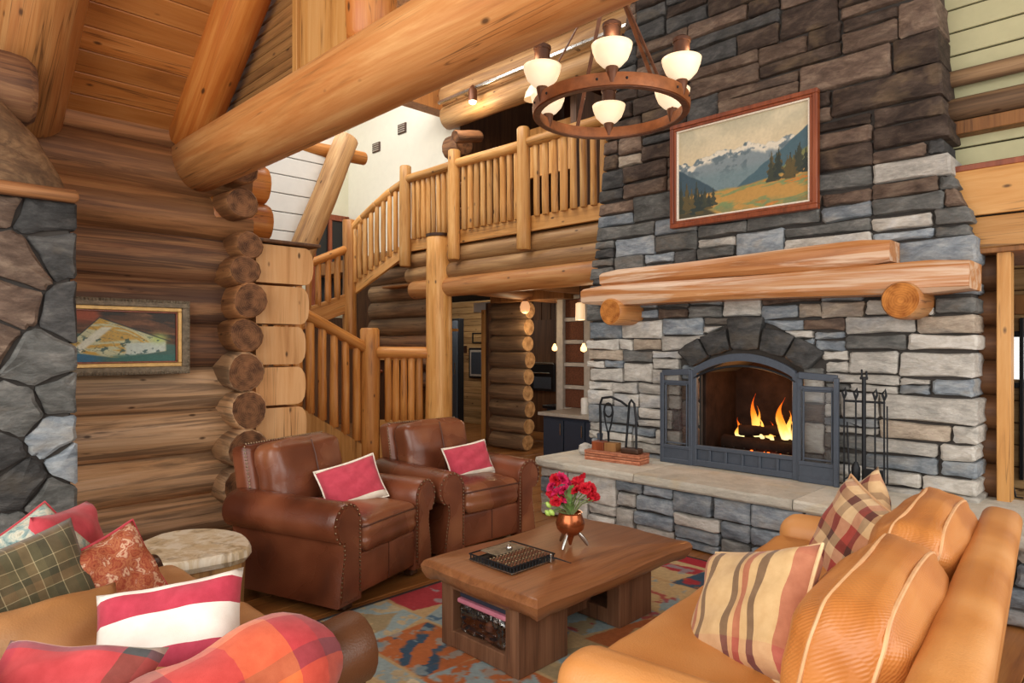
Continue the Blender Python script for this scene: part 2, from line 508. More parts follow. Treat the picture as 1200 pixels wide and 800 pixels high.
def join(parts, smooth=40):
    """parts: list of (verts, faces) -> one mesh"""
    V, F = [], []
    for v, f in parts:
        k = len(V)
        V += [tuple(p) for p in v]
        F += [tuple(i + k for i in q) for q in f]
    return mesh(V, F, smooth)
def xf(vf, loc=(0, 0, 0), rot=None):
    v, f = vf
    M = Matrix.Translation(loc)
    if rot is not None:
        M = M @ (rot.to_matrix().to_4x4() if isinstance(rot, (Quaternion, Euler)) else Euler(rot).to_matrix().to_4x4())
    return [M @ Vector(p) for p in v], f

def box(sx, sy, sz, bev=.004):
    """centred chamfered box"""
    b = min(bev, sx * .3, sy * .3, sz * .3)
    hx, hy, hz = sx / 2, sy / 2, sz / 2
    V, idx = [], {}
    for a in (-1, 1):
        for c in (-1, 1):
            for e in (-1, 1):
                for k, p in enumerate(((hx, hy - b, hz - b), (hx - b, hy, hz - b), (hx - b, hy - b, hz))):
                    idx[(a, c, e, k)] = len(V)
                    V.append((a * p[0], c * p[1], e * p[2]))
    F = []
    def q(*ids):
        F.append(tuple(ids))
    for a in (-1, 1):
        f = [idx[(a, -1, -1, 0)], idx[(a, 1, -1, 0)], idx[(a, 1, 1, 0)], idx[(a, -1, 1, 0)]]
        q(*(f if a > 0 else f[::-1]))
        f = [idx[(-1, a, -1, 1)], idx[(1, a, -1, 1)], idx[(1, a, 1, 1)], idx[(-1, a, 1, 1)]]
        q(*(f if a < 0 else f[::-1]))
        f = [idx[(-1, -1, a, 2)], idx[(1, -1, a, 2)], idx[(1, 1, a, 2)], idx[(-1, 1, a, 2)]]
        q(*(f if a > 0 else f[::-1]))
    for a in (-1, 1):
        for c in (-1, 1):
            f = [idx[(a, c, -1, 0)], idx[(a, c, 1, 0)], idx[(a, c, 1, 1)], idx[(a, c, -1, 1)]]
            q(*(f[::-1] if a * c > 0 else f))
            f = [idx[(a, -1, c, 0)], idx[(a, 1, c, 0)], idx[(a, 1, c, 2)], idx[(a, -1, c, 2)]]
            q(*(f if a * c > 0 else f[::-1]))
            f = [idx[(-1, a, c, 1)], idx[(1, a, c, 1)], idx[(1, a, c, 2)], idx[(-1, a, c, 2)]]
            q(*(f[::-1] if a * c > 0 else f))
            for e in (-1, 1):
                f = [idx[(a, c, e, 0)], idx[(a, c, e, 1)], idx[(a, c, e, 2)]]
                q(*(f if a * c * e > 0 else f[::-1]))
    # outward winding check by the centroid
    G = []
    for f in F:
        p = [Vector(V[i]) for i in f]
        n = (p[1] - p[0]).cross(p[2] - p[0])
        cen = sum(p, Vector()) / len(p)
        G.append(f if n.dot(cen) > 0 else f[::-1])
    return V, G
def boxm(sx, sy, sz, bev=.004):
    return mesh(*box(sx, sy, sz, bev), smooth=30)
def bx(name, a, b, mat, parent=None, bev=.004, label=None, world=True):
    """axis-aligned box from corner a to corner b"""
    c = [(a[i] + b[i]) / 2 for i in range(3)]
    return ob(name, boxm(abs(b[0] - a[0]), abs(b[1] - a[1]), abs(b[2] - a[2]), bev), mat, parent, c, None, world, label)

def logvf(L, r0, r1, rough=.03, seg=14, nr=6, seed=0, chamfer=.015, bend=0.0):
    rg = random.Random(seed)
    V, F, MI = [], [], []
    ph = [rg.uniform(0, 6.28) for _ in range(6)]
    zs = [0, chamfer] + [L * (i + 1) / (nr + 1) for i in range(nr)] + [L - chamfer, L]
    n = len(zs)
    for i, z in enumerate(zs):
        t = z / L
        r = r0 + (r1 - r0) * t
        if i in (0, n - 1):
            r -= chamfer * .8
        ox = bend * math.sin(t * math.pi)
        for k in range(seg):
            a = 2 * math.pi * k / seg
            rr = r * (1 + rough * (math.sin(a * 2 + ph[0] + t * 2) + .6 * math.sin(a * 3 + ph[1] - t * 3) + .7 * math.sin(t * 9 + ph[2] + a)))
            V.append((ox + rr * math.cos(a), rr * math.sin(a), z))
    for i in range(n - 1):
        for k in range(seg):
            k2 = (k + 1) % seg
            F.append((i * seg + k, i * seg + k2, (i + 1) * seg + k2, (i + 1) * seg + k))
            MI.append(0)
    F.append(tuple(range(seg))[::-1]); MI.append(1)
    F.append(tuple((n - 1) * seg + k for k in range(seg))); MI.append(1)
    return V, F, MI
def along(p0, p1):
    return (Vector(p1) - Vector(p0)).to_track_quat('Z', 'Y')
LOGN = [0]
def log(name, p0, p1, r0, r1, mat, parent=None, end='end_dark', rough=.03, seg=14, nr=6, chamfer=.015, label=None, bend=0.0):
    LOGN[0] += 1
    V, F, MI = logvf((Vector(p1) - Vector(p0)).length, r0, r1, rough, seg, nr, LOGN[0], chamfer, bend)
    return ob(name, mesh(V, F, 45, MI), [mat, end], parent, p0, along(p0, p1), True, label)
def board(name, p0, p1, w, t, wdir, mat, parent=None, bev=.004, label=None):
    """board from p0 to p1 (centre line), width w along wdir, thickness t"""
    z = (Vector(p1) - Vector(p0))
    L = z.length
    z.normalize()
    x = Vector(wdir)
    x = (x - z * x.dot(z)).normalized()
    y = z.cross(x)
    rot = Matrix((x, y, z)).transposed().to_quaternion()
    return ob(name, boxm(w, t, L, bev), mat, parent, (Vector(p0) + Vector(p1)) / 2, rot, True, label)

def tubevf(pts, r, seg=8, closed=False):
    P = [Vector(p) for p in pts]
    n = len(P)
    rs = r if isinstance(r, (list, tuple)) else [r] * n
    V, F = [], []
    up = None
    for i in range(n):
        a = P[(i - 1) % n] if (closed or i > 0) else P[i]
        b = P[(i + 1) % n] if (closed or i < n - 1) else P[i]
        t = (b - a).normalized()
        if up is None:
            up = Vector((0, 0, 1)) if abs(t.z) < .9 else Vector((1, 0, 0))
        x = (up - t * up.dot(t)).normalized()
        up = x
        y = t.cross(x)
        for k in range(seg):
            an = 2 * math.pi * k / seg
            V.append(P[i] + (x * math.cos(an) + y * math.sin(an)) * rs[i])
    for i in range(n if closed else n - 1):
        j = (i + 1) % n
        for k in range(seg):
            k2 = (k + 1) % seg
            F.append((i * seg + k, i * seg + k2, j * seg + k2, j * seg + k))
    if not closed:
        F.append(tuple(range(seg))[::-1])
        F.append(tuple((n - 1) * seg + k for k in range(seg)))
    return V, F
def tube(pts, r, seg=8, closed=False):
    return mesh(*tubevf(pts, r, seg, closed), smooth=50)
def lathevf(prof, seg=24, cap=True):
    V, F = [], []
    for (r, z) in prof:
        for k in range(seg):
            a = 2 * math.pi * k / seg
            V.append((r * math.cos(a), r * math.sin(a), z))
    for i in range(len(prof) - 1):
        for k in range(seg):
            k2 = (k + 1) % seg
            F.append((i * seg + k, i * seg + k2, (i + 1) * seg + k2, (i + 1) * seg + k))
    if cap:
        F.append(tuple(range(seg))[::-1])
        F.append(tuple((len(prof) - 1) * seg + k for k in range(seg)))
    return V, F
def lathe(prof, seg=24, cap=True, smooth=50):
    return mesh(*lathevf(prof, seg, cap), smooth=smooth)
def spherevf(r, seg=12, rings=8):
    return lathevf([(max(r * math.sin(math.pi * i / rings), r * .02), -r * math.cos(math.pi * i / rings)) for i in range(rings + 1)], seg)

def rbox(sx, sy, sz, r, n=6, bulge=(0, 0, 0), wr=0.0, seed=0):
    """rounded, puffed cushion-like box centred on the origin, with UVs"""
    h = (sx / 2, sy / 2, sz / 2)
    def cs(hh):
        rr = min(r, hh * .98)
        inn = [(-hh + rr) + (2 * (hh - rr)) * i / n for i in range(n + 1)]
        return [-hh, -hh + rr * .3, -hh + rr * .62] + inn + [hh - rr * .62, hh - rr * .3, hh]
    C = [cs(x) for x in h]
    V, idx, F, UV = [], {}, [], []
    def vid(p):
        k = tuple(round(c, 6) for c in p)
        if k not in idx:
            idx[k] = len(V)
            V.append(k)
        return idx[k]
    for ax in range(3):
        u, w = (ax + 1) % 3, (ax + 2) % 3
        for sgn in (-1, 1):
            cu, cw = C[u], C[w]
            for i in range(len(cu) - 1):
                for j in range(len(cw) - 1):
                    q = []
                    for (a, b) in ((i, j), (i + 1, j), (i + 1, j + 1), (i, j + 1)):
                        p = [0, 0, 0]
                        p[ax] = sgn * h[ax]
                        p[u] = cu[a]
                        p[w] = cw[b]
                        q.append(vid(p))
                    F.append(tuple(q if sgn > 0 else q[::-1]))
    rg = random.Random(seed)
    ph = [rg.uniform(0, 6.28) for _ in range(6)]
    out = []
    for p in V:
        inner = [max(-(h[i] - min(r, h[i] * .98)), min(h[i] - min(r, h[i] * .98), p[i])) for i in range(3)]
        d = Vector([p[i] - inner[i] for i in range(3)])
        rr = min(r, *[x * .98 for x in h])
        L = d.length
        q = Vector(inner) + (d / L * rr if L > 1e-9 else d)
        nn = [p[i] / h[i] for i in range(3)]
        for ax in range(3):
            u, w = (ax + 1) % 3, (ax + 2) % 3
            q[ax] += bulge[ax] * nn[ax] * (1 - nn[u] ** 2) * (1 - nn[w] ** 2)
        if wr:
            s = wr * (math.sin(nn[0] * 5 + ph[0] + nn[1] * 3) + math.sin(nn[1] * 7 + ph[1] + nn[2] * 4) + .7 * math.sin(nn[2] * 9 + ph[2] - nn[0] * 6))
            q += (d / L if L > 1e-9 else Vector()) * s
        out.append(q)
        UV.append((.5 + nn[1] * .5, .5 + nn[2] * .5))
    return mesh(out, F, 180, None, UV)

def pillow(w, h, t, n=16, pinch=.07, seed=0, wr=.006, sag=0.0):
    """throw pillow in the local XZ plane, front towards -Y, with UVs"""
    rg = random.Random(seed)
    ph = [rg.uniform(0, 6.28) for _ in range(6)]
    V, F, UV = [], [], []
    idx = {}
    for side in (-1, 1):
        for i in range(n + 1):
            for j in range(n + 1):
                u, v = -1 + 2 * i / n, -1 + 2 * j / n
                edge = i in (0, n) or j in (0, n)
                if side == 1 and edge:
                    idx[(side, i, j)] = idx[(-1, i, j)]
                    continue
                th = t / 2 * (max(0, (1 - u ** 4) * (1 - v ** 4))) ** .55
                x = u * w / 2 * (1 - pinch * (1 - v * v))
                z = v * h / 2 * (1 - pinch * (1 - u * u)) - sag * (1 - u * u) * (v + 1) * .5
                wv = wr * (math.sin(u * 7 + ph[0] + v * 4) + math.sin(v * 8 + ph[1] - u * 5)) if not edge else 0
                idx[(side, i, j)] = len(V)
                V.append((x, side * (th + wv), z))
                UV.append((i / n, j / n))
        for i in range(n):
            for j in range(n):
                f = [idx[(side, i, j)], idx[(side, i + 1, j)], idx[(side, i + 1, j + 1)], idx[(side, i, j + 1)]]
                F.append(tuple(f if side < 0 else f[::-1]))
    me = mesh(V, F, 180, None, UV)
    rim = [V[idx[(-1, i, 0)]] for i in range(n)] + [V[idx[(-1, n, j)]] for j in range(n)] + \
          [V[idx[(-1, i, n)]] for i in range(n, 0, -1)] + [V[idx[(-1, 0, j)]] for j in range(n, 0, -1)]
    return me, rim
from mathutils.bvhtree import BVHTree
def snap(me, pts, off=.002):
    """pull points of a seam onto the surface of a cushion"""
    bv = BVHTree.FromPolygons([v.co for v in me.vertices], [tuple(p.vertices) for p in me.polygons])
    out = []
    for i in range(len(pts) - 1):
        a, b = Vector(pts[i]), Vector(pts[i + 1])
        for k in range(5):
            h = bv.find_nearest(a + (b - a) * k / 5)
            out.append(h[0] + h[1] * off)
    h = bv.find_nearest(Vector(pts[-1]))
    out.append(h[0] + h[1] * off)
    for _ in range(4):
        out = [out[0]] + [(out[i - 1] + out[i] * 2 + out[i + 1]) / 4 for i in range(1, len(out) - 1)] + [out[-1]]
    return out
def facing(normal, up=(0, 0, 1), roll=0.0):
    """rotation that turns local -Y towards normal and local Z towards up"""
    y = -Vector(normal).normalized()
    z = Vector(up)
    z = (z - y * z.dot(y)).normalized()
    x = y.cross(z)
    q = Matrix((x, y, z)).transposed().to_quaternion()
    return q @ Quaternion((0, 1, 0), roll)
def throw(name, label, cat, mat, c, normal, w, h, t, up=(0, 0, 1), roll=0.0, piping=None, seed=0, pinch=.07, group=None, sag=0.0, back=None):
    me, rim = pillow(w, h, t, 18, pinch, seed, .005, sag)
    q = facing(normal, up, roll)
    e = thing(name, label, cat, c)
    if back:
        me.materials.append(MT[mat]); me.materials.append(MT[back])
        n2 = len(me.polygons) // 2
        for p in me.polygons[n2:] if False else []:
            p.material_index = 1
        for i, p in enumerate(me.polygons):
            p.material_index = 1 if i >= n2 else 0
    cov = ob('cover', me, [mat, back] if back else mat, e, c, q)
    if piping:
        ob('piping', tube(rim, .006, 6, True), piping, e, c, q)
    if group:
        e['group'] = group
    return e

def prismvf(poly, y0, y1):
    """polygon in XZ (counter-clockwise seen from -Y) extruded from y0 (front) to y1"""
    n = len(poly)
    V = [(p[0], y0, p[1]) for p in poly] + [(p[0], y1, p[1]) for p in poly]
    F = [tuple(range(n)), tuple(range(2 * n - 1, n - 1, -1))]
    for i in range(n):
        j = (i + 1) % n
        F.append((j, i, n + i, n + j))
    return V, F

# polygon tools for the stonework
def clip(poly, nx, ny, d):
    """keep the part where nx*x + ny*y <= d"""
    out = []
    for i in range(len(poly)):
        a, b = poly[i], poly[(i + 1) % len(poly)]
        da, db = nx * a[0] + ny * a[1] - d, nx * b[0] + ny * b[1] - d
        if da <= 0:
            out.append(a)
        if da * db < 0:
            t = da / (da - db)
            out.append((a[0] + (b[0] - a[0]) * t, a[1] + (b[1] - a[1]) * t))
    return out
def parea(p):
    return .5 * sum(p[i][0] * p[(i + 1) % len(p)][1] - p[(i + 1) % len(p)][0] * p[i][1] for i in range(len(p)))
def minus(poly, hole):
    """convex polygon minus a convex hole: keep the largest piece outside one hole edge"""
    inter = poly
    for i in range(len(hole)):
        a, b = hole[i], hole[(i + 1) % len(hole)]
        n = (b[1] - a[1], a[0] - b[0])
        inter = clip(inter, n[0], n[1], n[0] * a[0] + n[1] * a[1])
        if len(inter) < 3:
            return poly
    if parea(inter) < 1e-5:
        return poly
    best, ba = None, 0
    for i in range(len(hole)):
        a, b = hole[i], hole[(i + 1) % len(hole)]
        n = (b[1] - a[1], a[0] - b[0])
        p = clip(poly, -n[0], -n[1], -(n[0] * a[0] + n[1] * a[1]))
        if len(p) > 2 and parea(p) > ba:
            best, ba = p, parea(p)
    return best if ba > .0012 else None
def kd(x0, x1, z0, z1, rg, wmax, hmax, asp=2.6):
    w, h = x1 - x0, z1 - z0
    wl, hl = wmax * rg.uniform(.55, 1.1), hmax * rg.uniform(.55, 1.1)
    if w <= wl and h <= hl:
        return [(x0, x1, z0, z1)]
    if (w / wl) > (h / hl) * rg.uniform(.7, 1.25):
        m = x0 + w * rg.uniform(.32, .68)
        return kd(x0, m, z0, z1, rg, wmax, hmax) + kd(m, x1, z0, z1, rg, wmax, hmax)
    m = z0 + h * rg.uniform(.38, .62)
    return kd(x0, x1, z0, m, rg, wmax, hmax) + kd(x0, x1, m, z1, rg, wmax, hmax)
def shrink(poly, g):
    c = [sum(p[0] for p in poly) / len(poly), sum(p[1] for p in poly) / len(poly)]
    out = poly
    for i in range(len(poly)):
        a, b = poly[i], poly[(i + 1) % len(poly)]
        n = Vector((b[1] - a[1], a[0] - b[0]))
        if n.length < 1e-6:
            continue
        n.normalize()
        out = clip(out, n.x, n.y, n.x * a[0] + n.y * a[1] - g)
        if len(out) < 3:
            return None
    return out
def stone(poly, depth, back, rg, gap=.006, bev=.014, wob=.008):
    """stone proud of the wall: polygon in local XZ, front at -depth, back at +back; returns mesh and centre"""
    p = shrink(poly, gap)
    if not p or parea(p) < .0008:
        return None
    cx = sum(a[0] for a in p) / len(p)
    cz = sum(a[1] for a in p) / len(p)
    ring = []
    for i in range(len(p)):
        a, b = Vector(p[i]), Vector(p[(i + 1) % len(p)])
        L = (b - a).length
        if L < .012:
            ring.append(a)
            continue
        c = min(.02, L * .22)
        d = (b - a) / L
        nrm = Vector((d.y, -d.x))
        ring.append(a + d * c * rg.uniform(.4, 1))
        k = 2 if L > .22 else 1
        for m in range(k):
            t = (m + 1) / (k + 1) + rg.uniform(-.08, .08)
            ring.append(a + (b - a) * t - nrm * rg.uniform(0, wob))
        ring.append(b - d * c * rg.uniform(.4, 1))
    n = len(ring)
    ctr = Vector((cx, cz))
    V = [(q.x - cx, back, q.y - cz) for q in ring]
    V += [(q.x - cx, -depth + bev * rg.uniform(.6, 1.2), q.y - cz) for q in ring]
    for q in ring:
        d = ctr - q
        m = min(bev * 1.1, d.length * .35)
        s = q + d.normalized() * m
        V.append((s.x - cx, -depth + rg.uniform(-.004, .005), s.y - cz))
    V.append((rg.uniform(-.02, .02), -depth - rg.uniform(-.002, .010), rg.uniform(-.01, .01)))
    F = []
    for r in (0, 1):
        for i in range(n):
            j = (i + 1) % n
            F.append((r * n + i, r * n + j, (r + 1) * n + j, (r + 1) * n + i))
    for i in range(n):
        F.append((2 * n + i, 2 * n + (i + 1) % n, 3 * n))
    # the polygon is counter-clockwise seen from -Y
    return mesh(V, F, 38), (cx, cz)

# painted surfaces: a fine grid coloured per vertex
def vnoise(x, y, seed=0):
    rs = np.random.RandomState(seed)
    T = rs.rand(64, 64)
    xi, yi = np.floor(x).astype(int), np.floor(y).astype(int)
    fx, fy = x - xi, y - yi
    fx, fy = fx * fx * (3 - 2 * fx), fy * fy * (3 - 2 * fy)
    g = lambda a, b: T[a % 64, b % 64]
    return (g(xi, yi) * (1 - fx) + g(xi + 1, yi) * fx) * (1 - fy) + (g(xi, yi + 1) * (1 - fx) + g(xi + 1, yi + 1) * fx) * fy
def fbm(x, y, seed=0, o=4):
    s, a, t = 0, .5, 0
    for i in range(o):
        s = s + a * vnoise(x * 2 ** i, y * 2 ** i, seed + i)
        t += a
        a *= .55
    return s / t
def grid_mesh(nx, ny, w, h, fn, zfn=None):
    """grid in local XY (0..w, 0..h); fn(u, v) returns an array of sRGB colours"""
    u, v = np.meshgrid(np.linspace(0, 1, nx), np.linspace(0, 1, ny))
    u, v = u.ravel(), v.ravel()
    z = zfn(u, v) if zfn is not None else np.zeros_like(u)
    P = np.stack([u * w, v * h, z], 1)
    i = np.arange(ny - 1)[:, None] * nx + np.arange(nx - 1)[None, :]
    i = i.ravel()
    faces = np.stack([i, i + 1, i + nx + 1, i + nx], 1)
    me = bpy.data.meshes.new('grid')
    me.from_pydata(P.tolist(), [], faces.tolist())
    c = np.clip(fn(u, v), 0, 1)
    l = np.where(c <= .04045, c / 12.92, ((c + .055) / 1.055) ** 2.4)
    at = me.color_attributes.new('Col', 'FLOAT_COLOR', 'POINT')
    at.data.foreach_set('color', np.concatenate([l, np.ones((len(l), 1))], 1).astype('f').ravel())
    me.update()
    return me
def hx(s):
    return np.array([int(s[i:i + 2], 16) / 255 for i in (0, 2, 4)])
def lay(base, mask, c):
    m = np.clip(mask, 0, 1)[:, None]
    return base * (1 - m) + (hx(c) if isinstance(c, str) else c) * m
def ss(x, a, b):
    t = np.clip((x - a) / (b - a), 0, 1)
    return t * t * (3 - 2 * t)
# ================================================================== STRUCTURE
# ---- floor
fl = struct('floor')
bx('subfloor', (-13, -3, -.12), (3, 10, -.02), 'gap', fl)
rg = random.Random(3)
x = -12.0
while x < 2.4:
    y = -1.5 - rg.uniform(0, 1.5)
    yend = 4.4 if -4.2 < x < -.9 else 9.4
    while y < yend:
        L = rg.uniform(2.6, 4.6)
        if not (x < -6 and y + L < 2):
            board('plank', (x + .12, y, -.01), (x + .12, min(y + L, yend + .1) - .004, -.01), .236, .02, (1, 0, 0), 'floor', fl, .003)
        y += L
    x += .24

# ---- left wall of round logs
wl = struct('wall_left')
bx('chinking', (-5.62, -1.5, 0), (-5.40, 2.3, 3.3), 'gap', wl)
WX = -5.45
P = .333
lm = ['log_pale', 'log_pale', 'log_pale', 'log_pale', 'log_dark', 'log_dark', 'log_dark', 'log_warm', 'log_warm', 'log_warm']  # tan lower logs made paler in colour to stand for brighter light there
for k in range(10):
    z = .17 + P * k if k < 9 else 3.11
    log('log', (WX, -1.5, z), (WX, 2.32, z), .19 if k < 9 else .12, .185 if k < 9 else .12, lm[k], wl, 'end_pale', .03, 16, 7)
for k in range(6):
    z = .17 + P * (k + 1)
    # flat-sawn ends beyond the crossing, rounded at the outer corner
    hh = .155
    w = [.50, .44, .43, .43, .46, .50][k]
    pts = [(-w, -hh), (-.07, -hh)] + [(-.07 + .07 * math.sin(a), -hh + .12 - .12 * math.cos(a)) for a in (.5, 1.0, 1.57)] + \
          [(-.07 + .07 * math.cos(a), hh - .12 + .12 * math.sin(a)) for a in (0, .55, 1.1)] + [(-.07, hh), (-w, hh)]
    vf = prismvf(pts, -.13, .13)
    ob('sawn_log_end', mesh(*vf, smooth=35), 'sawn', wl, (-5.33, 2.30 + w, z), Quaternion((0, 0, 1), R(90)))
for k, z in enumerate((2.53, 2.84, 3.12)):
    log('upper_log_end', (-5.42, 2.0, z), (-5.42, 2.49 - .02 * k, z), .16, .155, 'log_orange', wl, 'end_pale', .03)
# crossing logs with dark end grain
for k in range(7):
    zz = [.40, .70, 1.00, 1.30, 1.58, 1.845, 2.08][k]
    log('crossing_log', (-5.75, 2.18, zz), (-5.06 + .02 * (k % 2), 2.17 + .02 * ((k * 7) % 3 - 1), zz), .150, [.165, .16, .15, .15, .135, .14, .12][k], 'log_pale' if k < 4 else 'log_warm', wl, 'end_dark', .05)
log('crossing_log', (-5.75, 2.2, 2.31), (-5.08, 2.2, 2.28), .11, .11, 'log_warm', wl, 'end_dark', .05)
log('crossing_log', (-5.75, 2.13, 2.60), (-5.05, 2.13, 2.60), .13, .125, 'log_warm', wl, 'end_dark', .05)
log('crossing_log', (-5.75, 2.13, 2.86), (-5.05, 2.13, 2.86), .125, .12, 'log_warm', wl, 'end_dark', .05)
bx('cap_board', (-5.62, 2.26, 2.335), (-5.14, 2.84, 2.36), 'darkplank', wl)

# ---- sloping plank ceiling on the left
ce = struct('ceiling')
SL = math.atan(.756)
sd = Vector((math.cos(SL), 0, math.sin(SL)))
nrm = Vector((-math.sin(SL), 0, math.cos(SL)))
c0 = Vector((-5.36, 0, 3.09))
for i in range(19):
    c = c0 + sd * (.085 + .17 * i) + nrm * .02
    board('plank', (c.x, -1.5, c.z), (c.x, 2.0, c.z), .166, .03, sd, 'plank', ce, .006)
c = c0 + sd * 1.6 + nrm * .09
board('roof_deck', (c.x - .7, -1.5, c.z - .53), (c.x - .7, 2.0, c.z - .53), 4.4, .06, sd, 'soffit', ce)
# upper ceilings over the rest of the hall
bx('high_ceiling', (-2.9, -1.5, 6.3), (2.6, 9.2, 6.4), 'soffit', ce)
bx('hall_ceiling', (-12.2, 2.0, 6.3), (-2.9, 9.2, 6.4), 'soffit', ce)

# ---- log framing: tie beam, rafters, strut
tb = log('tie_beam', (-5.45, 1.9, 2.90), (1.2, 1.9, 2.90), .205, .185, 'log_honey', None, 'end_pale', .02, 24, 14)
tag(tb, 'long honey-coloured round log beam crossing overhead, level', 'beam')
rf = log('log_rafter', (-5.40, 1.86, 3.10), (-3.2, 1.86, 4.76), .17, .165, 'log_orange', None, 'end_pale', .02, 22, 8)
tag(rf, 'sloping orange log rafter rising from the end of the tie beam', 'rafter')
rf = log('log_rafter', (-5.26, .80, 2.98), (-3.5, .80, 4.31), .205, .20, 'log_honey', None, 'end_pale', .02, 22, 8)
tag(rf, 'thick golden log rafter rising above the stone pillar', 'rafter')
rf = log('purlin_stub', (-4.60, .3, 2.93), (-4.60, .74, 2.93), .20, .19, 'log_dark', None, 'end_pale', .03, 18, 3, .04)
tag(rf, 'dark log stub butting against the golden rafter above the pillar', 'beam')
st = log('truss_strut', (-2.93, 1.9, 3.05), (-2.96, 1.9, 4.4), .125, .17, 'log_orange', None, 'end_pale', .03, 20, 5, .03)
tag(st, 'short upright log strut standing on the tie beam', 'strut')
# truss infill: level siding boards, a trim board and a plain panel
wg = struct('wall_gable')
z = 3.05
while z < 4.5:
    xr = -3.98
    xl = max(-5.25, -5.30 + (z - 3.22) / .756)
    if xr - xl > .1:
        board('siding_board', (xl, 2.06, z + .035), (xr, 2.06, z + .035), .066, .03, (0, 0, 1), 'siding', wg, .01)
    z += .07
bx('backing', (-5.1, 2.08, 3.05), (-3.3, 2.12, 4.5), 'soffit', wg)
bx('trim_board', (-3.99, 2.0, 3.0), (-3.93, 2.08, 4.6), 'panel', wg)
board('panel', (-3.64, 2.05, 3.0), (-3.64, 2.05, 4.8), .58, .05, (1, 0, 0), 'panel', wg)

# ---- stair hall beyond the left wall
ws = struct('wall_stair_hall')
bx('plaster', (-10.75, 2.2, 2.0), (-10.6, 6.4, 6.3), 'green_wall', ws)
bx('lower_logs_backing', (-11.4, 2.2, 0), (-11.3, 9.2, 2.9), 'darkplank', ws)
bx('outer_plaster', (-10.75, 6.4, 2.9), (-10.6, 9.2, 6.3), 'green_wall', ws)
bx('behind_left_wall', (-11.4, 2.1, 0), (-5.62, 2.2, 2.4), 'darkplank', ws)
wh = struct('wall_upper_hall')
bx('plaster', (-10.75, 6.4, 2.9), (-7.62, 6.52, 6.3), 'white_wall', wh)
wc = struct('wall_boarded')
lt, lb = Vector((-7.15, 4.22, 3.90)), Vector((-7.15, 3.66, 2.62))
for i in range(8):
    z = 2.40 + .215 * i
    yr = lb.y + (z + .1 - lb.z) * (lt.y - lb.y) / (lt.z - lb.z)
    board('painted_board', (-7.3, 2.6, z + .107), (-7.3, yr, z + .107), .205, .03, (0, 0, 1), 'white_board', wc, .004)
    bx('shadow_gap', (-7.32, 2.6, z + .2095), (-7.305, yr, z + .2195), 'gap', wc)
ll = log('leaning_log_post', lb + Vector((.06, -.02, -.12)), lt + Vector((.06, .05, .12)), .15, .135, 'log_balcony', None, 'end_pale', .04, 18, 5)
tag(ll, 'leaning knotty log post beside the white boarded wall', 'post')
hb = log('short_ceiling_log', (-7.35, 3.7, 3.87), (-7.25, 4.62, 3.87), .085, .08, 'pole_orange', None, 'end_pale', .03)
tag(hb, 'short level log poking out above the leaning post', 'beam')
# framed dark window on the stair hall wall
w1 = struct('window_1')
def on_side(y0, y1, z0, z1, x0, x1, name, mat):
    bx(name, (x0, y0, z0), (x1, y1, z1), mat, w1)
on_side(5.72, 6.28, 2.2, 3.72, -10.6, -10.57, 'pane', 'black')
for (a, b, c, d) in ((5.63, 5.72, 2.2, 3.8), (6.28, 6.37, 2.2, 3.8), (5.63, 6.37, 3.72, 3.82), (5.97, 6.03, 2.2, 3.72)):
    on_side(a, b, c, d, -10.6, -10.52, 'frame', 'redwood')
# vents in the white wall
for (x, z, nm, lb_) in ((-8.93, 5.05, 'wall_vent', 'small grey-brown vent high on the white wall, the higher one'), (-9.68, 4.90, 'wall_vent', 'small dark vent high on the white wall, the lower one')):
    v = thing(nm, lb_, 'vent', (x, 6.4, z))
    bx('frame', (x - .11, 6.375, z - .08), (x + .11, 6.4, z + .08), 'darkwood', v)
    for k in range(4):
        bx('slat', (x - .09, 6.365, z - .06 + .034 * k), (x + .09, 6.38, z - .045 + .034 * k), 'grey_post', v, .002)

# ---- balcony: floor, fascia board, three logs
ba = struct('wall_balcony_front')
bx('deck', (-7.5, 5.42, 2.80), (-3.7, 9.0, 2.9), 'soffit', ba)
board('fascia_board', (-7.46, 5.40, 2.865), (-3.8, 5.40, 2.865), .17, .05, (0, 0, 1), 'panel', ba)
log('log', (-7.46, 5.50, 2.665), (-3.75, 5.50, 2.665), .125, .125, 'log_balcony', ba, 'end_pale', .02, 18, 8)
log('log', (-7.46, 5.48, 2.46), (-3.75, 5.48, 2.46), .115, .12, 'log_balcony', ba, 'end_pale', .02, 18, 8)
log('log', (-7.3, 5.42, 2.25), (-3.75, 5.42, 2.25), .12, .125, 'log_honey', ba, 'end_pale', .02, 18, 8)
# soffit below the balcony
for i in range(16):
    y = 5.58 + .22 * i
    board('soffit_board', (-8.3, y + .1, 2.36), (-3.6, y + .1, 2.36), .21, .03, (0, 1, 0), 'soffit', ba, .006)
log('joist_log', (-6.1, 5.5, 2.24), (-6.6, 8.8, 2.24), .12, .12, 'log_warm', ba, 'end_dark', .03)
log('joist_log', (-5.0, 5.5, 2.24), (-5.4, 8.8, 2.24), .12, .12, 'log_warm', ba, 'end_dark', .03)

# big post that carries the balcony corner
cp = thing('log_column', 'tall round peeled log post carrying the corner of the balcony', 'column', (-6.71, 5.38, 0))
log('shaft', (-6.71, 5.38, 0), (-6.71, 5.38, 2.90), .18, .165, 'pole', cp, 'end_pale', .025, 22, 8)
ob('cap', lathe([(.02, 0), (.172, 0), (.172, .035), (.02, .035)], 22), 'darkwood', cp, (-6.71, 5.38, 2.90))

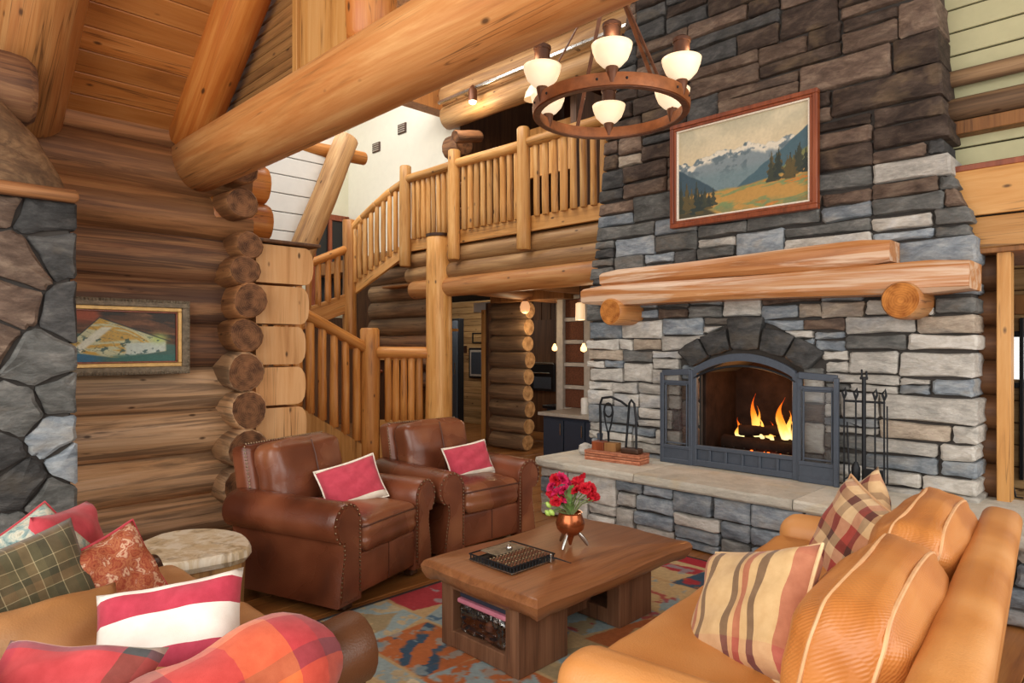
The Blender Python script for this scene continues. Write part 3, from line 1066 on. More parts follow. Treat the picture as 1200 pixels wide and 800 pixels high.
# ---- log wall of the upper floor, over the balcony
wu = struct('wall_upper_logs')
for k in range(5):
    z = 4.86 + .30 * k
    log('log', (-7.60 - .12 * (k % 2), 6.25, z), (-3.2, 6.25, z), .165, .165, 'log_balcony' if k < 3 else 'log_warm', wu, 'end_pale', .025, 18, 8)
bx('chinking', (-7.5, 6.24, 4.75), (-3.2, 6.3, 6.3), 'gap', wu)
for k in range(5):
    z = 2.98 + .36 * k
    log('jamb_log', (-7.60, 6.30, z), (-7.28, 6.30, z), .17, .17, 'log_dark', wu, 'end_dark', .04)
bx('room_back', (-7.6, 8.9, 2.9), (-3.2, 9.0, 6.3), 'darkplank', wu)
bx('lintel_board', (-6.6, 6.9, 3.9), (-5.5, 6.95, 4.6), 'panel', wu)
bx('room_left', (-7.66, 6.5, 2.9), (-7.62, 8.95, 6.3), 'darkplank', wu)
bx('room_side', (-5.45, 6.5, 2.9), (-5.35, 8.9, 4.8), 'darkplank', wu)
gb = bx('soffit_beam', (-7.85, 4.9, 4.95), (-7.60, 6.4, 5.3), 'soffit')
tag(gb, 'brown plank beam running back above the white upper wall', 'beam')
wx = log('log_bracket', (-6.95, 6.3, 4.46), (-6.95, 5.85, 4.36), .09, .085, 'log_dark', None, 'end_dark', .06)
tag(wx, 'dark log end sticking out above the balcony rail', 'beam')

# ---- ground floor beyond the balcony: stair-side log wall, passage, kitchen
wb_ = struct('wall_under_balcony')
bx('deck_edge', (-10.6, 5.7, 2.7), (-7.5, 6.5, 2.9), 'soffit', wb_)
for k in range(8):
    z = 1.0 + .26 * k
    log('log', (-8.9, 5.85, z), (-7.3, 5.85, z), .145, .145, 'log_dark' if k < 3 else 'log_grey', wb_, 'end_dark', .03)
bx('light_header', (-7.75, 6.9, 2.02), (-6.85, 7.0, 2.17), 'white_board', wb_)
bx('header_beam', (-7.0, 6.55, 2.12), (-5.6, 6.75, 2.36), 'soffit', wb_)
bx('door_trim', (-7.52, 6.85, 0), (-7.40, 6.95, 2.05), 'panel', wb_)
for k in range(9):
    z = .12 + .235 * k
    log('stacked_log', (-7.2, 6.82, z), (-6.50 + .02 * (k % 3), 6.82, z), .125, .122, 'log_grey', wb_, 'end_pale', .04)
bx('jamb', (-7.42, 6.85, 0), (-7.0, 6.95, 2.15), 'log_dark', wb_)
wp = struct('wall_passage')
for k in range(20):
    board('plank', (-11.2, 8.5, .06 + .118 * k), (-8.5, 8.5, .06 + .118 * k), .114, .03, (0, 0, 1), 'plankwall', wp, .008)
wk = struct('wall_kitchen')
bx('outer', (-11.4, 8.95, 0), (-2.6, 9.1, 2.95), 'gap', wk)
bx('right_side', (-2.7, 5.85, 0), (-2.6, 9.1, 2.95), 'darkplank', wk)
for k in range(24):
    x = -9.0 + .22 * k
    board('panel', (x + .1, 8.9, 0), (x + .1, 8.9, 2.8), .21, .03, (1, 0, 0), 'darkplank', wk, .008)

# ---- right of the chimney: header, boarded upper wall, dark logs and post, next room
wr_ = struct('wall_right_of_chimney')
for k in range(9):
    log('log', (-1.6, 5.42, .6 + .23 * k), (-.81, 5.42, .6 + .23 * k), .125, .125, 'darkplank', wr_, 'end_dark', .02)
board('door_post', (-.775, 5.30, 0), (-.775, 5.30, 2.14), .075, .12, (1, 0, 0), 'panel', wr_)
board('header_board', (-1.2, 5.22, 2.235), (2.4, 5.22, 2.235), .20, .06, (0, 0, 1), 'panel', wr_)
board('header_board', (-1.2, 5.22, 2.50), (2.4, 5.22, 2.50), .30, .06, (0, 0, 1), 'panel', wr_)
bx('header_joint', (-1.2, 5.22, 2.335), (2.4, 5.24, 2.352), 'gap', wr_)
bx('soffit', (-1.2, 5.2, 2.10), (2.4, 6.2, 2.135), 'soffit', wr_)
bx('red_trim', (-1.2, 5.19, 2.65), (2.4, 5.26, 2.69), 'redwood', wr_)
bx('upper_backing', (-1.3, 5.45, 2.6), (2.4, 5.5, 6.3), 'gap', wr_)
for k in range(20):
    z = 2.70 + .162 * k
    board('painted_board', (-1.3, 5.43, z + .08), (2.4, 5.43, z + .08), .150, .03, (0, 0, 1), 'green_board', wr_, .004)
for (z, r, m, y) in ((3.32, .055, 'log_grey', 5.34), (3.10, .075, 'log_grey', 5.32)):
    log('rail_log', (-1.3, y, z), (2.4, y, z), r, r, m, wr_, 'end_pale', .03)
bx('ledge', (-1.3, 5.3, 2.93), (2.4, 5.42, 3.02), 'soffit', wr_)
wn = struct('wall_next_room')
for k in range(15):
    z = .1 + .2 * k
    if 1.15 < z < 1.6:
        board('plank', (-2.5, 7.5, z), (-1.08, 7.5, z), .19, .03, (0, 0, 1), 'plankwall', wn, .01)
    else:
        board('plank', (-2.5, 7.5, z), (2.4, 7.5, z), .19, .03, (0, 0, 1), 'plankwall', wn, .01)
bx('soffit_log_board', (-1.2, 7.3, 1.78), (2.4, 7.45, 1.95), 'soffit', wn)
bx('backing', (-2.5, 7.52, 0), (2.4, 7.56, 1.15), 'darkplank', wn)
bx('backing', (-2.5, 7.52, 1.60), (2.4, 7.56, 3.1), 'darkplank', wn)
bx('backing', (-2.5, 7.52, 1.15), (-1.1, 7.56, 1.60), 'darkplank', wn)
w2 = struct('window_2')
bx('frame', (-1.10, 7.42, 1.15), (-1.06, 7.52, 1.62), 'black', w2)
bx('frame', (-1.10, 7.42, 1.58), (.6, 7.52, 1.63), 'black', w2)
bx('frame', (-1.10, 7.42, 1.12), (.6, 7.52, 1.17), 'black', w2)
bx('frame', (-.98, 7.40, .3), (-.95, 7.52, 1.75), 'black', w2)
bx('pane', (-1.06, 7.47, 1.17), (.6, 7.475, 1.58), 'glass', w2, .001)
cb = ob('hanging_cable', tube([(-.80, 5.6, 1.0), (-.79, 5.55, .75), (-.765, 5.5, .58), (-.74, 5.45, .5), (-.70, 5.45, .5)], .006, 6), 'black')
tag(cb, 'thin dark cable hanging by the doorway right of the chimney', 'cable')

# ---- stone pillar at the left edge of the view
pl = struct('stone_pillar')
bx('core', (-5.25, -1.0, 0), (-4.245, .85, 2.35), 'mortar', pl, .01)
rg = random.Random(21)
pts = []
while len(pts) < 60:
    p = (rg.uniform(-.45, .88), rg.uniform(0, 2.28))
    if all((p[0] - q[0]) ** 2 + (p[1] - q[1]) ** 2 > .027 for q in pts):
        pts.append(p)
    else:
        RNG.random()
        if rg.random() < .002:
            pts.append(p)
for i, p in enumerate(pts):
    poly = [(-.45, 0), (.88, 0), (.88, 2.28), (-.45, 2.28)]
    for j, q in enumerate(pts):
        if i != j:
            n = (q[0] - p[0], q[1] - p[1])
            poly = clip(poly, n[0], n[1], (q[0] ** 2 + q[1] ** 2 - p[0] ** 2 - p[1] ** 2) / 2)
    s = stone(poly, .045 + rg.uniform(0, .02), .03, rg, .005, .016, .012)
    if s:
        mt = rg.choice(['slate', 'slate', 'char', 'blue', 'slate'] if p[1] < 1.2 else ['slate', 'char', 'char', 'brown'])
        # local X -> world Y, front (-Y local) -> world +X
        ob('stone', s[0], ST[mt], pl, (-4.26, s[1][0], s[1][1]), Quaternion((0, 0, 1), R(90)))
# carved log cap on the pillar: a round log along Y whose end is rounded over
V, F = [], []
seg, secs = 20, [(-1.0, .30), (-.2, .30), (.1, .298), (.35, .275), (.55, .225), (.72, .15), (.83, .07), (.87, .03)]
for (y, r) in secs:
    for k in range(seg):
        a = 2 * math.pi * k / seg
        V.append((-4.45 + r * 1.05 * math.cos(a), y, 2.30 + max(0, r * 2.05 * (math.sin(a) + .15))))
for i in range(len(secs) - 1):
    for k in range(seg):
        k2 = (k + 1) % seg
        F.append((i * seg + k, i * seg + k2, (i + 1) * seg + k2, (i + 1) * seg + k))
F.append(tuple(range(seg))[::-1]); F.append(tuple((len(secs) - 1) * seg + k for k in range(seg)))
lc = thing('rounded_log', 'grey-brown rounded log cap lying on top of the stone pillar', 'log', (-4.45, .2, 2.3))
capm = mesh([(p[0] + 4.45, p[2] - 2.3, -(p[1])) for p in V], F, 50)
ob('log', capm, 'log_grey', lc, (-4.45, 0, 2.3), Quaternion((1, 0, 0), R(90)))
log('ledge', (-4.18, -1.0, 2.30), (-4.18, .87, 2.30), .035, .035, 'log_warm', lc, 'end_orange', .05)
# ================================================================== FIREPLACE
def xl(z):
    return float(np.interp(z, [0, 1.9, 2.3, 2.8, 3.5, 4.7, 6.4], [-3.99, -4.02, -3.95, -3.88, -3.82, -3.52, -3.3]))
def xr(z):
    return float(np.interp(z, [0, 1.0, 2.2, 2.35, 2.62, 3.8, 6.4], [-.90, -.88, -.90, -.93, -1.04, -1.11, -1.2]))
fp = thing('stone_chimney', 'broad tapering chimney of grey and brown ledge stones around the fire', 'chimney', (-2.42, 5.2, 0))
prof = [0, 1.0, 1.9, 2.3, 2.65, 2.8, 3.5, 4.7, 6.3]
op = [(-2.83, .5), (-1.99, .5), (-1.99, 1.26), (-2.2, 1.36), (-2.41, 1.40), (-2.62, 1.36), (-2.83, 1.26)]
# core as slabs round the fire opening
def core(name, polyf):
    ob(name, mesh(*prismvf(polyf, -.10, .55), smooth=0), 'mortar', fp, (0, 5.2, 0))
core('core', [(xl(0) + .03, 0), (-2.83, 0), (-2.83, 1.42), (xl(1.42) + .03, 1.42)])
core('core', [(-1.99, 0), (xr(0) - .03, 0), (xr(1.42) - .03, 1.42), (-1.99, 1.42)])
core('core', [(-2.83, 0), (-1.99, 0), (-1.99, .5), (-2.83, .5)])
core('core', [(-2.83, 1.26), (-2.62, 1.36), (-2.41, 1.40), (-2.2, 1.36), (-1.99, 1.26), (-1.99, 1.42), (-2.83, 1.42)])
zz = [1.42, 1.9, 2.3, 2.65, 2.8, 3.5, 4.7, 6.3]
for a, b in zip(zz, zz[1:]):
    core('core', [(xl(a) + .03, a), (xr(a) - .03, a), (xr(b) - .03, b), (xl(b) + .03, b)])
CX = -2.415
def arc(Rr, zc, a):
    return (CX + Rr * math.sin(a), zc + Rr * math.cos(a))
# voussoirs: inner arc through the screen top, outer arc above
vin = lambda a: (CX + .78 * math.sin(a), .66 + .80 * math.cos(a))
vout = lambda a, e=0: (CX + (1.04 + e) * math.sin(a), .60 + (1.06 + e) * math.cos(a))
hole = [(-3.00, .5), (-1.83, .5), (-1.81, 1.36), vout(.5), vout(.28), (CX + .14, 1.72), (CX - .14, 1.72), vout(-.28), vout(-.5), (-3.02, 1.36)]
angs = [(-.64, -.40), (-.40, -.145), (-.145, .145), (.145, .40), (.40, .64)]
rg = random.Random(5)
for (a0, a1) in angs:
    e = .08 if a0 < 0 < a1 else 0
    m = (a0 + a1) / 2
    poly = [vin(a0), vin(m), vin(a1), vout(a1, e), vout(m, e), vout(a0, e)]
    if parea(poly) < 0:
        poly = poly[::-1]
    s = stone(poly, .10, .05, rg, .007, .022, .006)
    ob('arch_stone', s[0], ST['char'], fp, (s[1][0], 5.10, s[1][1]), None, True, 'dark wedge-shaped arch stone')
cells = []
# below the mantel: finer courses; above: longer brown stones
cells += [(c, 0) for c in kd(-4.06, -.80, .44, 1.92, random.Random(11), .66, .19)]
cells += [(c, 1) for c in kd(-4.06, -.80, 1.92, 2.62, random.Random(12), .85, .22)]
cells += [(c, 1) for c in kd(-4.06, -.90, 2.62, 4.95, random.Random(15), .84, .27)]
n = 0
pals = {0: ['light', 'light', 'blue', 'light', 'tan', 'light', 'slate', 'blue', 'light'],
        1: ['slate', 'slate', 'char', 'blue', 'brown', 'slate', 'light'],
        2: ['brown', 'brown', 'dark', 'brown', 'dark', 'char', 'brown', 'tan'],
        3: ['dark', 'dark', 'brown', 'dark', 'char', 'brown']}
for (c, up) in cells:
    j = lambda: rg.uniform(-.010, .010)
    poly = [(c[0] + j(), c[2] + j()), (c[1] + j(), c[2] + j()), (c[1] + j(), c[3] + j()), (c[0] + j(), c[3] + j())]
    zm = (c[2] + c[3]) / 2
    dl, dr = rg.uniform(-.02, .03), rg.uniform(-.02, .03)
    # outline of the chimney
    a, b = (xl(c[2]) - dl, c[2]), (xl(c[3]) - dl, c[3])
    nn = Vector((-(b[1] - a[1]), b[0] - a[0]))
    poly = clip(poly, nn.x, nn.y, nn.x * a[0] + nn.y * a[1])
    if len(poly) < 3:
        continue
    a, b = (xr(c[2]) + dr, c[2]), (xr(c[3]) + dr, c[3])
    nn = Vector((b[1] - a[1], -(b[0] - a[0])))
    poly = clip(poly, nn.x, nn.y, nn.x * a[0] + nn.y * a[1])
    if len(poly) < 3 or parea(poly) < .0015:
        continue
    poly = minus(poly, hole)
    if not poly:
        continue
    edge = max(p[0] for p in poly) > xr(zm) - .05 or min(p[0] for p in poly) < xl(zm) + .05
    s = stone(poly, rg.uniform(.035, .06), .30 if edge else .03, rg, .0042, .014, .009)
    if not s:
        continue
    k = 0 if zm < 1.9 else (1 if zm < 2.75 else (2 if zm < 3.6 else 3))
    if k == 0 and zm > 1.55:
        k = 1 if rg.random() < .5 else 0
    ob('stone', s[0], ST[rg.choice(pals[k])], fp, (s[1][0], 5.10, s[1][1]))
    n += 1
# jamb stones beside the opening, seen through the screen wings
for side in (0, 1):
    x0, x1 = ((-3.01, -2.84), (-1.98, -1.82))[side]
    z = .5
    while z < 1.30:
        h = rg.uniform(.14, .26)
        z1 = min(z + h, 1.34)
        s = stone([(x0, z), (x1, z), (x1, z1), (x0, z1)], .03, .03, rg, .006, .012, .006)
        if s:
            ob('stone', s[0], ST[rg.choice(['slate', 'blue', 'light', 'brown'])], fp, (s[1][0], 5.10, s[1][1]))
            n += 1
        z = z1
print('chimney stones', n)
# firebox
fb = thing('firebox', 'dark brick-lined firebox behind the arched screen', 'firebox', (CX, 5.4, .5))
bx('back', (-2.86, 5.66, .5), (-1.96, 5.72, 1.45), 'firebrick', fb)
bx('side', (-2.90, 5.12, .5), (-2.80, 5.70, 1.42), 'firebrick', fb)
bx('side', (-2.02, 5.12, .5), (-1.92, 5.70, 1.42), 'firebrick', fb)
bx('top', (-2.9, 5.25, 1.40), (-1.92, 5.72, 1.46), 'firebrick', fb)
bx('base', (-2.9, 5.0, .48), (-1.92, 5.72, .515), 'firebrick', fb)
gr = thing('fire_grate', 'black iron grate holding the burning logs', 'grate', (CX, 5.36, .515))
for k in range(7):
    x = -2.68 + .09 * k
    ob('bar', tube([(x, 5.20, .66), (x, 5.22, .60), (x, 5.5, .60), (x, 5.54, .68)], .009, 6), 'iron', gr)
for (x, y) in ((-2.66, 5.24), (-2.16, 5.24), (-2.66, 5.5), (-2.16, 5.5)):
    ob('leg', tube([(x, y, .515), (x, y, .60)], .01, 6), 'iron', gr)
for i, (a, b, r, lb) in enumerate((((-2.74, 5.30, .68), (-2.12, 5.30, .67), .062, 'charred log at the front of the grate'),
                        ((-2.66, 5.44, .69), (-2.10, 5.46, .70), .065, 'charred log at the back of the grate'),
                        ((-2.60, 5.30, .79), (-2.24, 5.48, .80), .05, 'charred log laid slantwise on the other two burning logs'))):
    o = log('firewood_log', a, b, r, r * .9, 'bark', None, 'end_dark', .08, 12, 6)
    tag(o, lb, 'log')
o = ob('ember_bed', join([xf(spherevf(rg.uniform(.012, .028), 7, 5), (rg.uniform(-2.5, -2.05), rg.uniform(5.24, 5.5), rg.uniform(.60, .63))) for _ in range(70)]), 'ember')
tag(o, 'glowing embers between the charred logs', 'embers'); stuff(o)
def flame(x, y, z, h, w, seed, lb):
    rg2 = random.Random(seed)
    V, F = [], []
    seg, nr = 12, 14
    for tg in range(4):
        b = len(V)
        hh = h * (1.0 if tg == 0 else rg2.uniform(.45, .8))
        ww = w * (.62 if tg == 0 else rg2.uniform(.35, .55))
        cx0, cy0 = (0, 0) if tg == 0 else (w * rg2.uniform(-1.0, 1.0), w * rg2.uniform(-.6, .6))
        p1, p2 = rg2.uniform(0, 6), rg2.uniform(0, 6)
        for i in range(nr + 1):
            t = i / nr
            r = ww * (math.sin(min(1, t * .95 + .15) * math.pi) ** .7) * (1 - t) ** .7 + .0008
            ox, oy = ww * .9 * (math.sin(t * 6 + p1) - math.sin(p1)) * t, ww * .4 * math.sin(t * 4 + p2) * t
            for k in range(seg):
                an = 2 * math.pi * k / seg
                rr = r * (1 + .25 * math.sin(3 * an + t * 8 + p1))
                V.append((cx0 * (1 - .5 * t) + ox + rr * math.cos(an), cy0 + oy + rr * .7 * math.sin(an), t * hh))
        for i in range(nr):
            for k in range(seg):
                k2 = (k + 1) % seg
                F.append((b + i * seg + k, b + i * seg + k2, b + (i + 1) * seg + k2, b + (i + 1) * seg + k))
        F.append(tuple(b + q for q in range(seg))[::-1])
    o = ob('flame', mesh(V, F, 180), 'flame', None, (x, y, z))
    tag(o, lb, 'flame')
flame(-2.47, 5.36, .74, .36, .062, 1, 'tall slim orange flame, left of the two tallest')
flame(-2.62, 5.34, .72, .17, .045, 2, 'small orange flame at the left end of the logs')
flame(-2.24, 5.38, .74, .34, .075, 3, 'broad orange flame over the right half of the logs')
flame(-2.10, 5.36, .72, .33, .06, 4, 'orange flame at the right end of the logs, half behind the frame')
flame(-2.39, 5.42, .72, .15, .05, 5, 'low flame between the two tallest flames')
d = bpy.data.lights.new('fire_glow', 'POINT')
d.energy = 8; d.color = (1, .42, .12); d.shadow_soft_size = .12
o = bpy.data.objects.new('fire_glow', d); col.objects.link(o); o.location = (-2.40, 5.26, 1.22)

# ---- arched screen with two open wings
scn = thing('fire_screen', 'arched slate-blue iron fire screen with two glazed wings', 'fire screen', (CX, 5.0, .5))
def rail(pts, r=.016, name='frame'):
    """flat iron bar following points in XZ at Y"""
    return pts
def bar(a, b, w=.035, t=.03, parent=scn, name='frame_bar'):
    board(name, a, b, w, t, (0, 0, 1) if abs(b[2] - a[2]) < abs(b[0] - a[0]) else (1, 0, 0), 'screen_iron', parent)
YS = 4.985
x0, x1 = -2.83, -1.99
bar((x0, YS, .5), (x0, YS, 1.30), .05, .035)
bar((x1, YS, .5), (x1, YS, 1.30), .05, .035)
bar((x0, YS, .53), (x1, YS, .53), .05, .03)
bar((x0, YS, .66), (x1, YS, .66), .035, .03)
for k in range(1, 6):
    x = x0 + (x1 - x0) * k / 6
    bar((x, YS, .55), (x, YS, .65), .022, .02, name='baluster')
bx('kick_plate', (x0, YS + .01, .52), (x1, YS + .02, .66), 'screen_iron', scn)
top = [(x0 + (x1 - x0) * i / 16, 1.28 + .13 * math.sin(math.pi * i / 16) ** .8) for i in range(17)]
V, F = [], []
for (x, z) in top:
    for (dy, dz) in ((-.02, -.03), (.015, -.03), (.015, .03), (-.02, .03)):
        V.append((x, YS + dy, z + dz))
for i in range(16):
    for k in range(4):
        k2 = (k + 1) % 4
        F.append((i * 4 + k, (i + 1) * 4 + k, (i + 1) * 4 + k2, i * 4 + k2))
F += [(0, 1, 2, 3), (67, 66, 65, 64)]
ob('arch_bar', mesh(V, F, 30), 'screen_iron', scn)
# inner curved lip under the arch
ob('arch_lip', tube([(x, YS - .01, z - .05 - .02 * math.sin(math.pi * i / 16)) for i, (x, z) in enumerate(top)], .010, 6), 'iron', scn)
for side in (0, 1):
    hx_, ox = (x0 - .03, x0 - .30) if side == 0 else (x1 + .03, x1 + .30)
    yo = YS - (.015 if side == 0 else .05)
    hy = YS - .01
    lo, ro = (ox, hx_) if side == 0 else (hx_, ox)
    w = ob('wing', join([xf(box(.035, .03, .80), (hx_, hy, .90)), xf(box(.035, .03, .77), (ox, yo, .885)),
        xf(box(abs(ox - hx_), .03, .04), ((ox + hx_) / 2, (hy + yo) / 2, .52)),
        xf(box(abs(ox - hx_), .03, .03), ((ox + hx_) / 2, (hy + yo) / 2, .64)),
        xf(box(abs(ox - hx_), .024, .12), ((ox + hx_) / 2, (hy + yo) / 2 + .004, .58)),
        xf(box(abs(ox - hx_), .03, .05), ((ox + hx_) / 2, (hy + yo) / 2, 1.275), (0, .06 if side else -.06, 0)),
        xf(box(abs(ox - hx_) * .9, .02, .03), ((ox + hx_) / 2, (hy + yo) / 2, 1.19))], 30), 'screen_iron', scn)
    ob('pane', boxm(abs(ox - hx_) - .03, .004, .56, .001), 'glass_screen', w, ((ox + hx_) / 2, (hy + yo) / 2, .92))
    ob('inner_frame', join([xf(box(.012, .02, .55), ((ox + hx_) / 2 - .10, (hy + yo) / 2, .92)), xf(box(.012, .02, .55), ((ox + hx_) / 2 + .10, (hy + yo) / 2, .92)),
        xf(box(.21, .02, .012), ((ox + hx_) / 2, (hy + yo) / 2, 1.17)), xf(box(.21, .02, .012), ((ox + hx_) / 2, (hy + yo) / 2, .675))], 30), 'screen_iron', w)

# ---- mantel
mn = thing('log_mantel', 'two stacked hewn timber beams resting on round log corbels', 'mantel', (-2.4, 4.95, 1.9))
def timber(name, a, b, h0, h1, d, parent, seed):
    """hewn timber with wavering edges, from a to b (front top edge line)"""
    rg2 = random.Random(seed)
    A, B = Vector(a), Vector(b)
    L = (B - A).length
    V, F = [], []
    N = 14
    for i in range(N + 1):
        t = i / N
        h = h0 + (h1 - h0) * t + .010 * math.sin(t * 7 + seed)
        dd = d + .012 * math.sin(t * 5 + seed * 2)
        w = .008 * math.sin(t * 9 + seed)
        cut = .02 if i in (0, N) else 0
        ring = [(-dd + .03, -h / 2 + cut), (-dd, -h / 2 + .035), (-dd - w, h / 2 - .045), (-dd + .035, h / 2 - cut), (.12, h / 2 - cut), (.12, -h / 2 + cut)]
        for (y, z) in ring:
            V.append((y, z, t * L))
    for i in range(N):
        for k in range(6):
            k2 = (k + 1) % 6
            F.append((i * 6 + k, i * 6 + k2, (i + 1) * 6 + k2, (i + 1) * 6 + k))
    F.append(tuple(range(6))[::-1]); F.append(tuple(N * 6 + k for k in range(6)))
    z = (B - A).normalized()
    y = Vector((0, 0, 1)); y = (y - z * y.dot(z)).normalized()
    x = y.cross(z)          # local X (depth): points into the wall when positive
    if x.y < 0:
        V = [(-p[0], p[1], p[2]) for p in V]; F = [f[::-1] for f in F]
    rot = Matrix((x, y, z)).transposed().to_quaternion()
    return ob(name, mesh(V, F, 25), 'mantel', parent, A, rot)
timber('lower_beam', (-3.87, 5.02, 1.955), (-.875, 5.02, 1.935), .165, .20, .24, mn, 1)
timber('upper_beam', (-3.70, 5.02, 2.105), (-1.32, 5.02, 2.128), .145, .175, .20, mn, 2)
for (x, z) in ((-3.52, 1.80), (-1.235, 1.79)):
    log('corbel', (x, 5.15, z), (x, 4.74, z), .118, .118, 'log_honey', mn, 'end_orange', .02, 24, 3, .012)

# ---- raised hearth
he = thing('raised_hearth', 'raised stone hearth with pale slab top below the fire', 'hearth', (-2.3, 4.7, 0))
bx('core', (-4.0, 4.42, 0), (-.42, 5.36, .43), 'mortar', he)
rg = random.Random(8)
for (a, b) in ((-4.07, -2.98), (-2.98, -1.75), (-1.75, -.36)):
    pts = [(a + .003, 4.30 if a > -4 else 4.36), (b - .003, 4.30), (b - .003, 5.36), (a + .003, 5.36)]
    V, F = [], []
    nx = 12
    edge = [(a + .003 + (b - a - .006) * i / nx) for i in range(nx + 1)]
    fr = [4.315 + rg.uniform(-.008, .008) for _ in edge]
    for i, x in enumerate(edge):
        y = fr[i]
        if a < -4 and i == 0:
            y += .05
        for (yy, z) in ((y + .012, .43), (y, .445), (y + rg.uniform(0, .006), .485), (y + .014, .5), (4.9, .5), (5.36, .5), (5.36, .43)):
            V.append((x, yy, z))
    for i in range(nx):
        for k in range(7):
            k2 = (k + 1) % 7
            F.append((i * 7 + k, (i + 1) * 7 + k, (i + 1) * 7 + k2, i * 7 + k2))
    F.append(tuple(range(7))); F.append(tuple(nx * 7 + k for k in range(7))[::-1])
    ob('slab', mesh(V, F, 30), 'hearth', he)
for c in kd(-4.02, -.40, 0, .43, random.Random(4), .58, .235):
    j = lambda: rg.uniform(-.008, .008)
    poly = [(c[0] + j(), c[2]), (c[1] + j(), c[2] + j()), (c[1] + j(), c[3]), (c[0] + j(), c[3] + j())]
    s = stone(poly, rg.uniform(.03, .06), .05, rg, .006, .016, .008)
    if s:
        ob('stone', s[0], ST[rg.choice(['blue', 'blue', 'light', 'light', 'blue', 'slate'])], he, (s[1][0], 4.41, s[1][1]))
for c in kd(4.40, 5.35, 0, .43, random.Random(6), .48, .20):
    s = stone([(c[0], c[2]), (c[1], c[2]), (c[1], c[3]), (c[0], c[3])], .04, .05, rg, .006, .016, .008)
    if s:
        ob('stone', s[0], ST[rg.choice(['blue', 'slate', 'light'])], he, (-.43, s[1][0], s[1][1]), Quaternion((0, 0, 1), R(90)))
        ob('stone', s[0], ST[rg.choice(['blue', 'slate', 'light'])], he, (-4.0, 9.75 - s[1][0], s[1][1]), Quaternion((0, 0, 1), R(-90)))

# ---- mountain painting over the mantel
def mountain(u, v):
    c = np.ones((len(u), 1)) * hx('CFC3A2')
    sky = fbm(u * 5, v * 4, 1)
    c = lay(c, ss(v, .55, 1.0) * .8, 'B9B59E')
    c = lay(c, ss(sky, .45, .7) * .6, 'DDD2B4')
    c = lay(c, ss(1 - v, 0, .45) * ss(v, .4, .7) * .5, 'D8C3A0')
    r1 = .66 + .10 * (fbm(u * 9, u * 0 + 3, 2) - .5) * 2 + .05 * np.exp(-((u - .55) / .25) ** 2)
    m = ss(r1 - v, 0, .012)
    c = lay(c, m, '7E8C92')
    rock = fbm(u * 22, v * 18, 4)
    c = lay(c, m * ss(v - (r1 - .11), 0, .05) * ss(rock, .44, .52), 'DAD3C2')
    c = lay(c, m * ss(rock, .5, .3) * .7, '55666E')
    c = lay(c, ss(.52 - v, 0, .12) * m * .8, '6F868C')
    lh = .58 - .95 * u + .04 * (fbm(u * 12, v * 3, 5) - .5)
    c = lay(c, ss(lh - v, 0, .015), '3F5460')
    rh = .26 + (u - .48) * .98 + .05 * (fbm(u * 9, v * 4, 6) - .5)
    mr = ss(rh - v, 0, .015)
    c = lay(c, mr, '4A6570')
    rh2 = rh - .16 - .05 * fbm(u * 6, v * 5, 8)
    c = lay(c, mr * ss(rh2 - v, 0, .03), '7C8052')
    vg = .27 + .05 * (fbm(u * 5, v * 2, 9) - .5) + .10 * ss(u, .5, 1)
    mv = ss(vg - v, 0, .03)
    st = fbm(u * 4 + v * 5, v * 22 - u * 6, 10)
    c = lay(c, mv, 'B98F4E')
    c = lay(c, mv * ss(st, .48, .58), '7E8E5E')
    c = lay(c, mv * ss(st, .62, .7), 'C87F3C')
    c = lay(c, mv * ss(.12 - v, 0, .1) * ss(fbm(u * 8, v * 10, 12), .4, .6) * .8, '6E7E5C')
    c = lay(c, ss(.30 - .85 * u - v, 0, .04) * ss(u, -.01, .01), '4A4636')
    # conifers
    rs = np.random.RandomState(3)
    for k in range(46):
        if k < 24:
            x0, b = rs.uniform(0, .30), rs.uniform(.03, .14)
            h = rs.uniform(.24, .40) * (1 - x0 * 1.6)
        else:
            x0, b = rs.uniform(.72, 1.0), rs.uniform(.24, .36)
            h = rs.uniform(.14, .28)
        t = (v - b) / h
        wv = .030 * (1 - t) * (1 + .35 * np.sin(t * 22))
        mk = ((t > 0) & (t < 1) & (np.abs(u - x0) < wv)).astype(float)
        c = lay(c, mk * .92, ['2F3A38', '3C4238', '5E5234'][k % 3])
    return c * (.95 + .1 * fbm(u * 70, v * 50, 20))[:, None]
pt = thing('mountain_painting', 'oil painting of a mountain valley in a red-brown wooden frame', 'painting', (-2.44, 5.0, 2.94))
px0, px1, pz0, pz1 = -3.05, -1.83, 2.50, 3.375
YP = 4.985
for (o_, w, d_, m, nm) in ((0, .035, .06, 'redwood', 'outer_frame'), (.035, .022, .045, 'redwood', 'inner_frame'), (.057, .014, .035, 'cream', 'liner')):
    a0, a1, b0, b1 = px0 + o_, px1 - o_, pz0 + o_, pz1 - o_
    parts = [xf(box(a1 - a0, d_, w), ((a0 + a1) / 2, YP, b0 + w / 2)), xf(box(a1 - a0, d_, w), ((a0 + a1) / 2, YP, b1 - w / 2)),
             xf(box(w, d_, b1 - b0 - 2 * w), (a0 + w / 2, YP, (b0 + b1) / 2)), xf(box(w, d_, b1 - b0 - 2 * w), (a1 - w / 2, YP, (b0 + b1) / 2))]
    ob(nm, join([xf(p, (2.44, -5.0, -2.94)) for p in parts], 30), m, pt, (-2.44, 5.0, 2.94))
pw, ph = px1 - px0 - .14, pz1 - pz0 - .14
ob('canvas', grid_mesh(220, 150, pw, ph, mountain), 'paint', pt, (px0 + .07, YP + .004, pz0 + .07), Quaternion((1, 0, 0), R(90)))
bx('backing', (px0 + .02, YP + .006, pz0 + .02), (px1 - .02, 5.05, pz1 - .02), 'darkwood', pt)

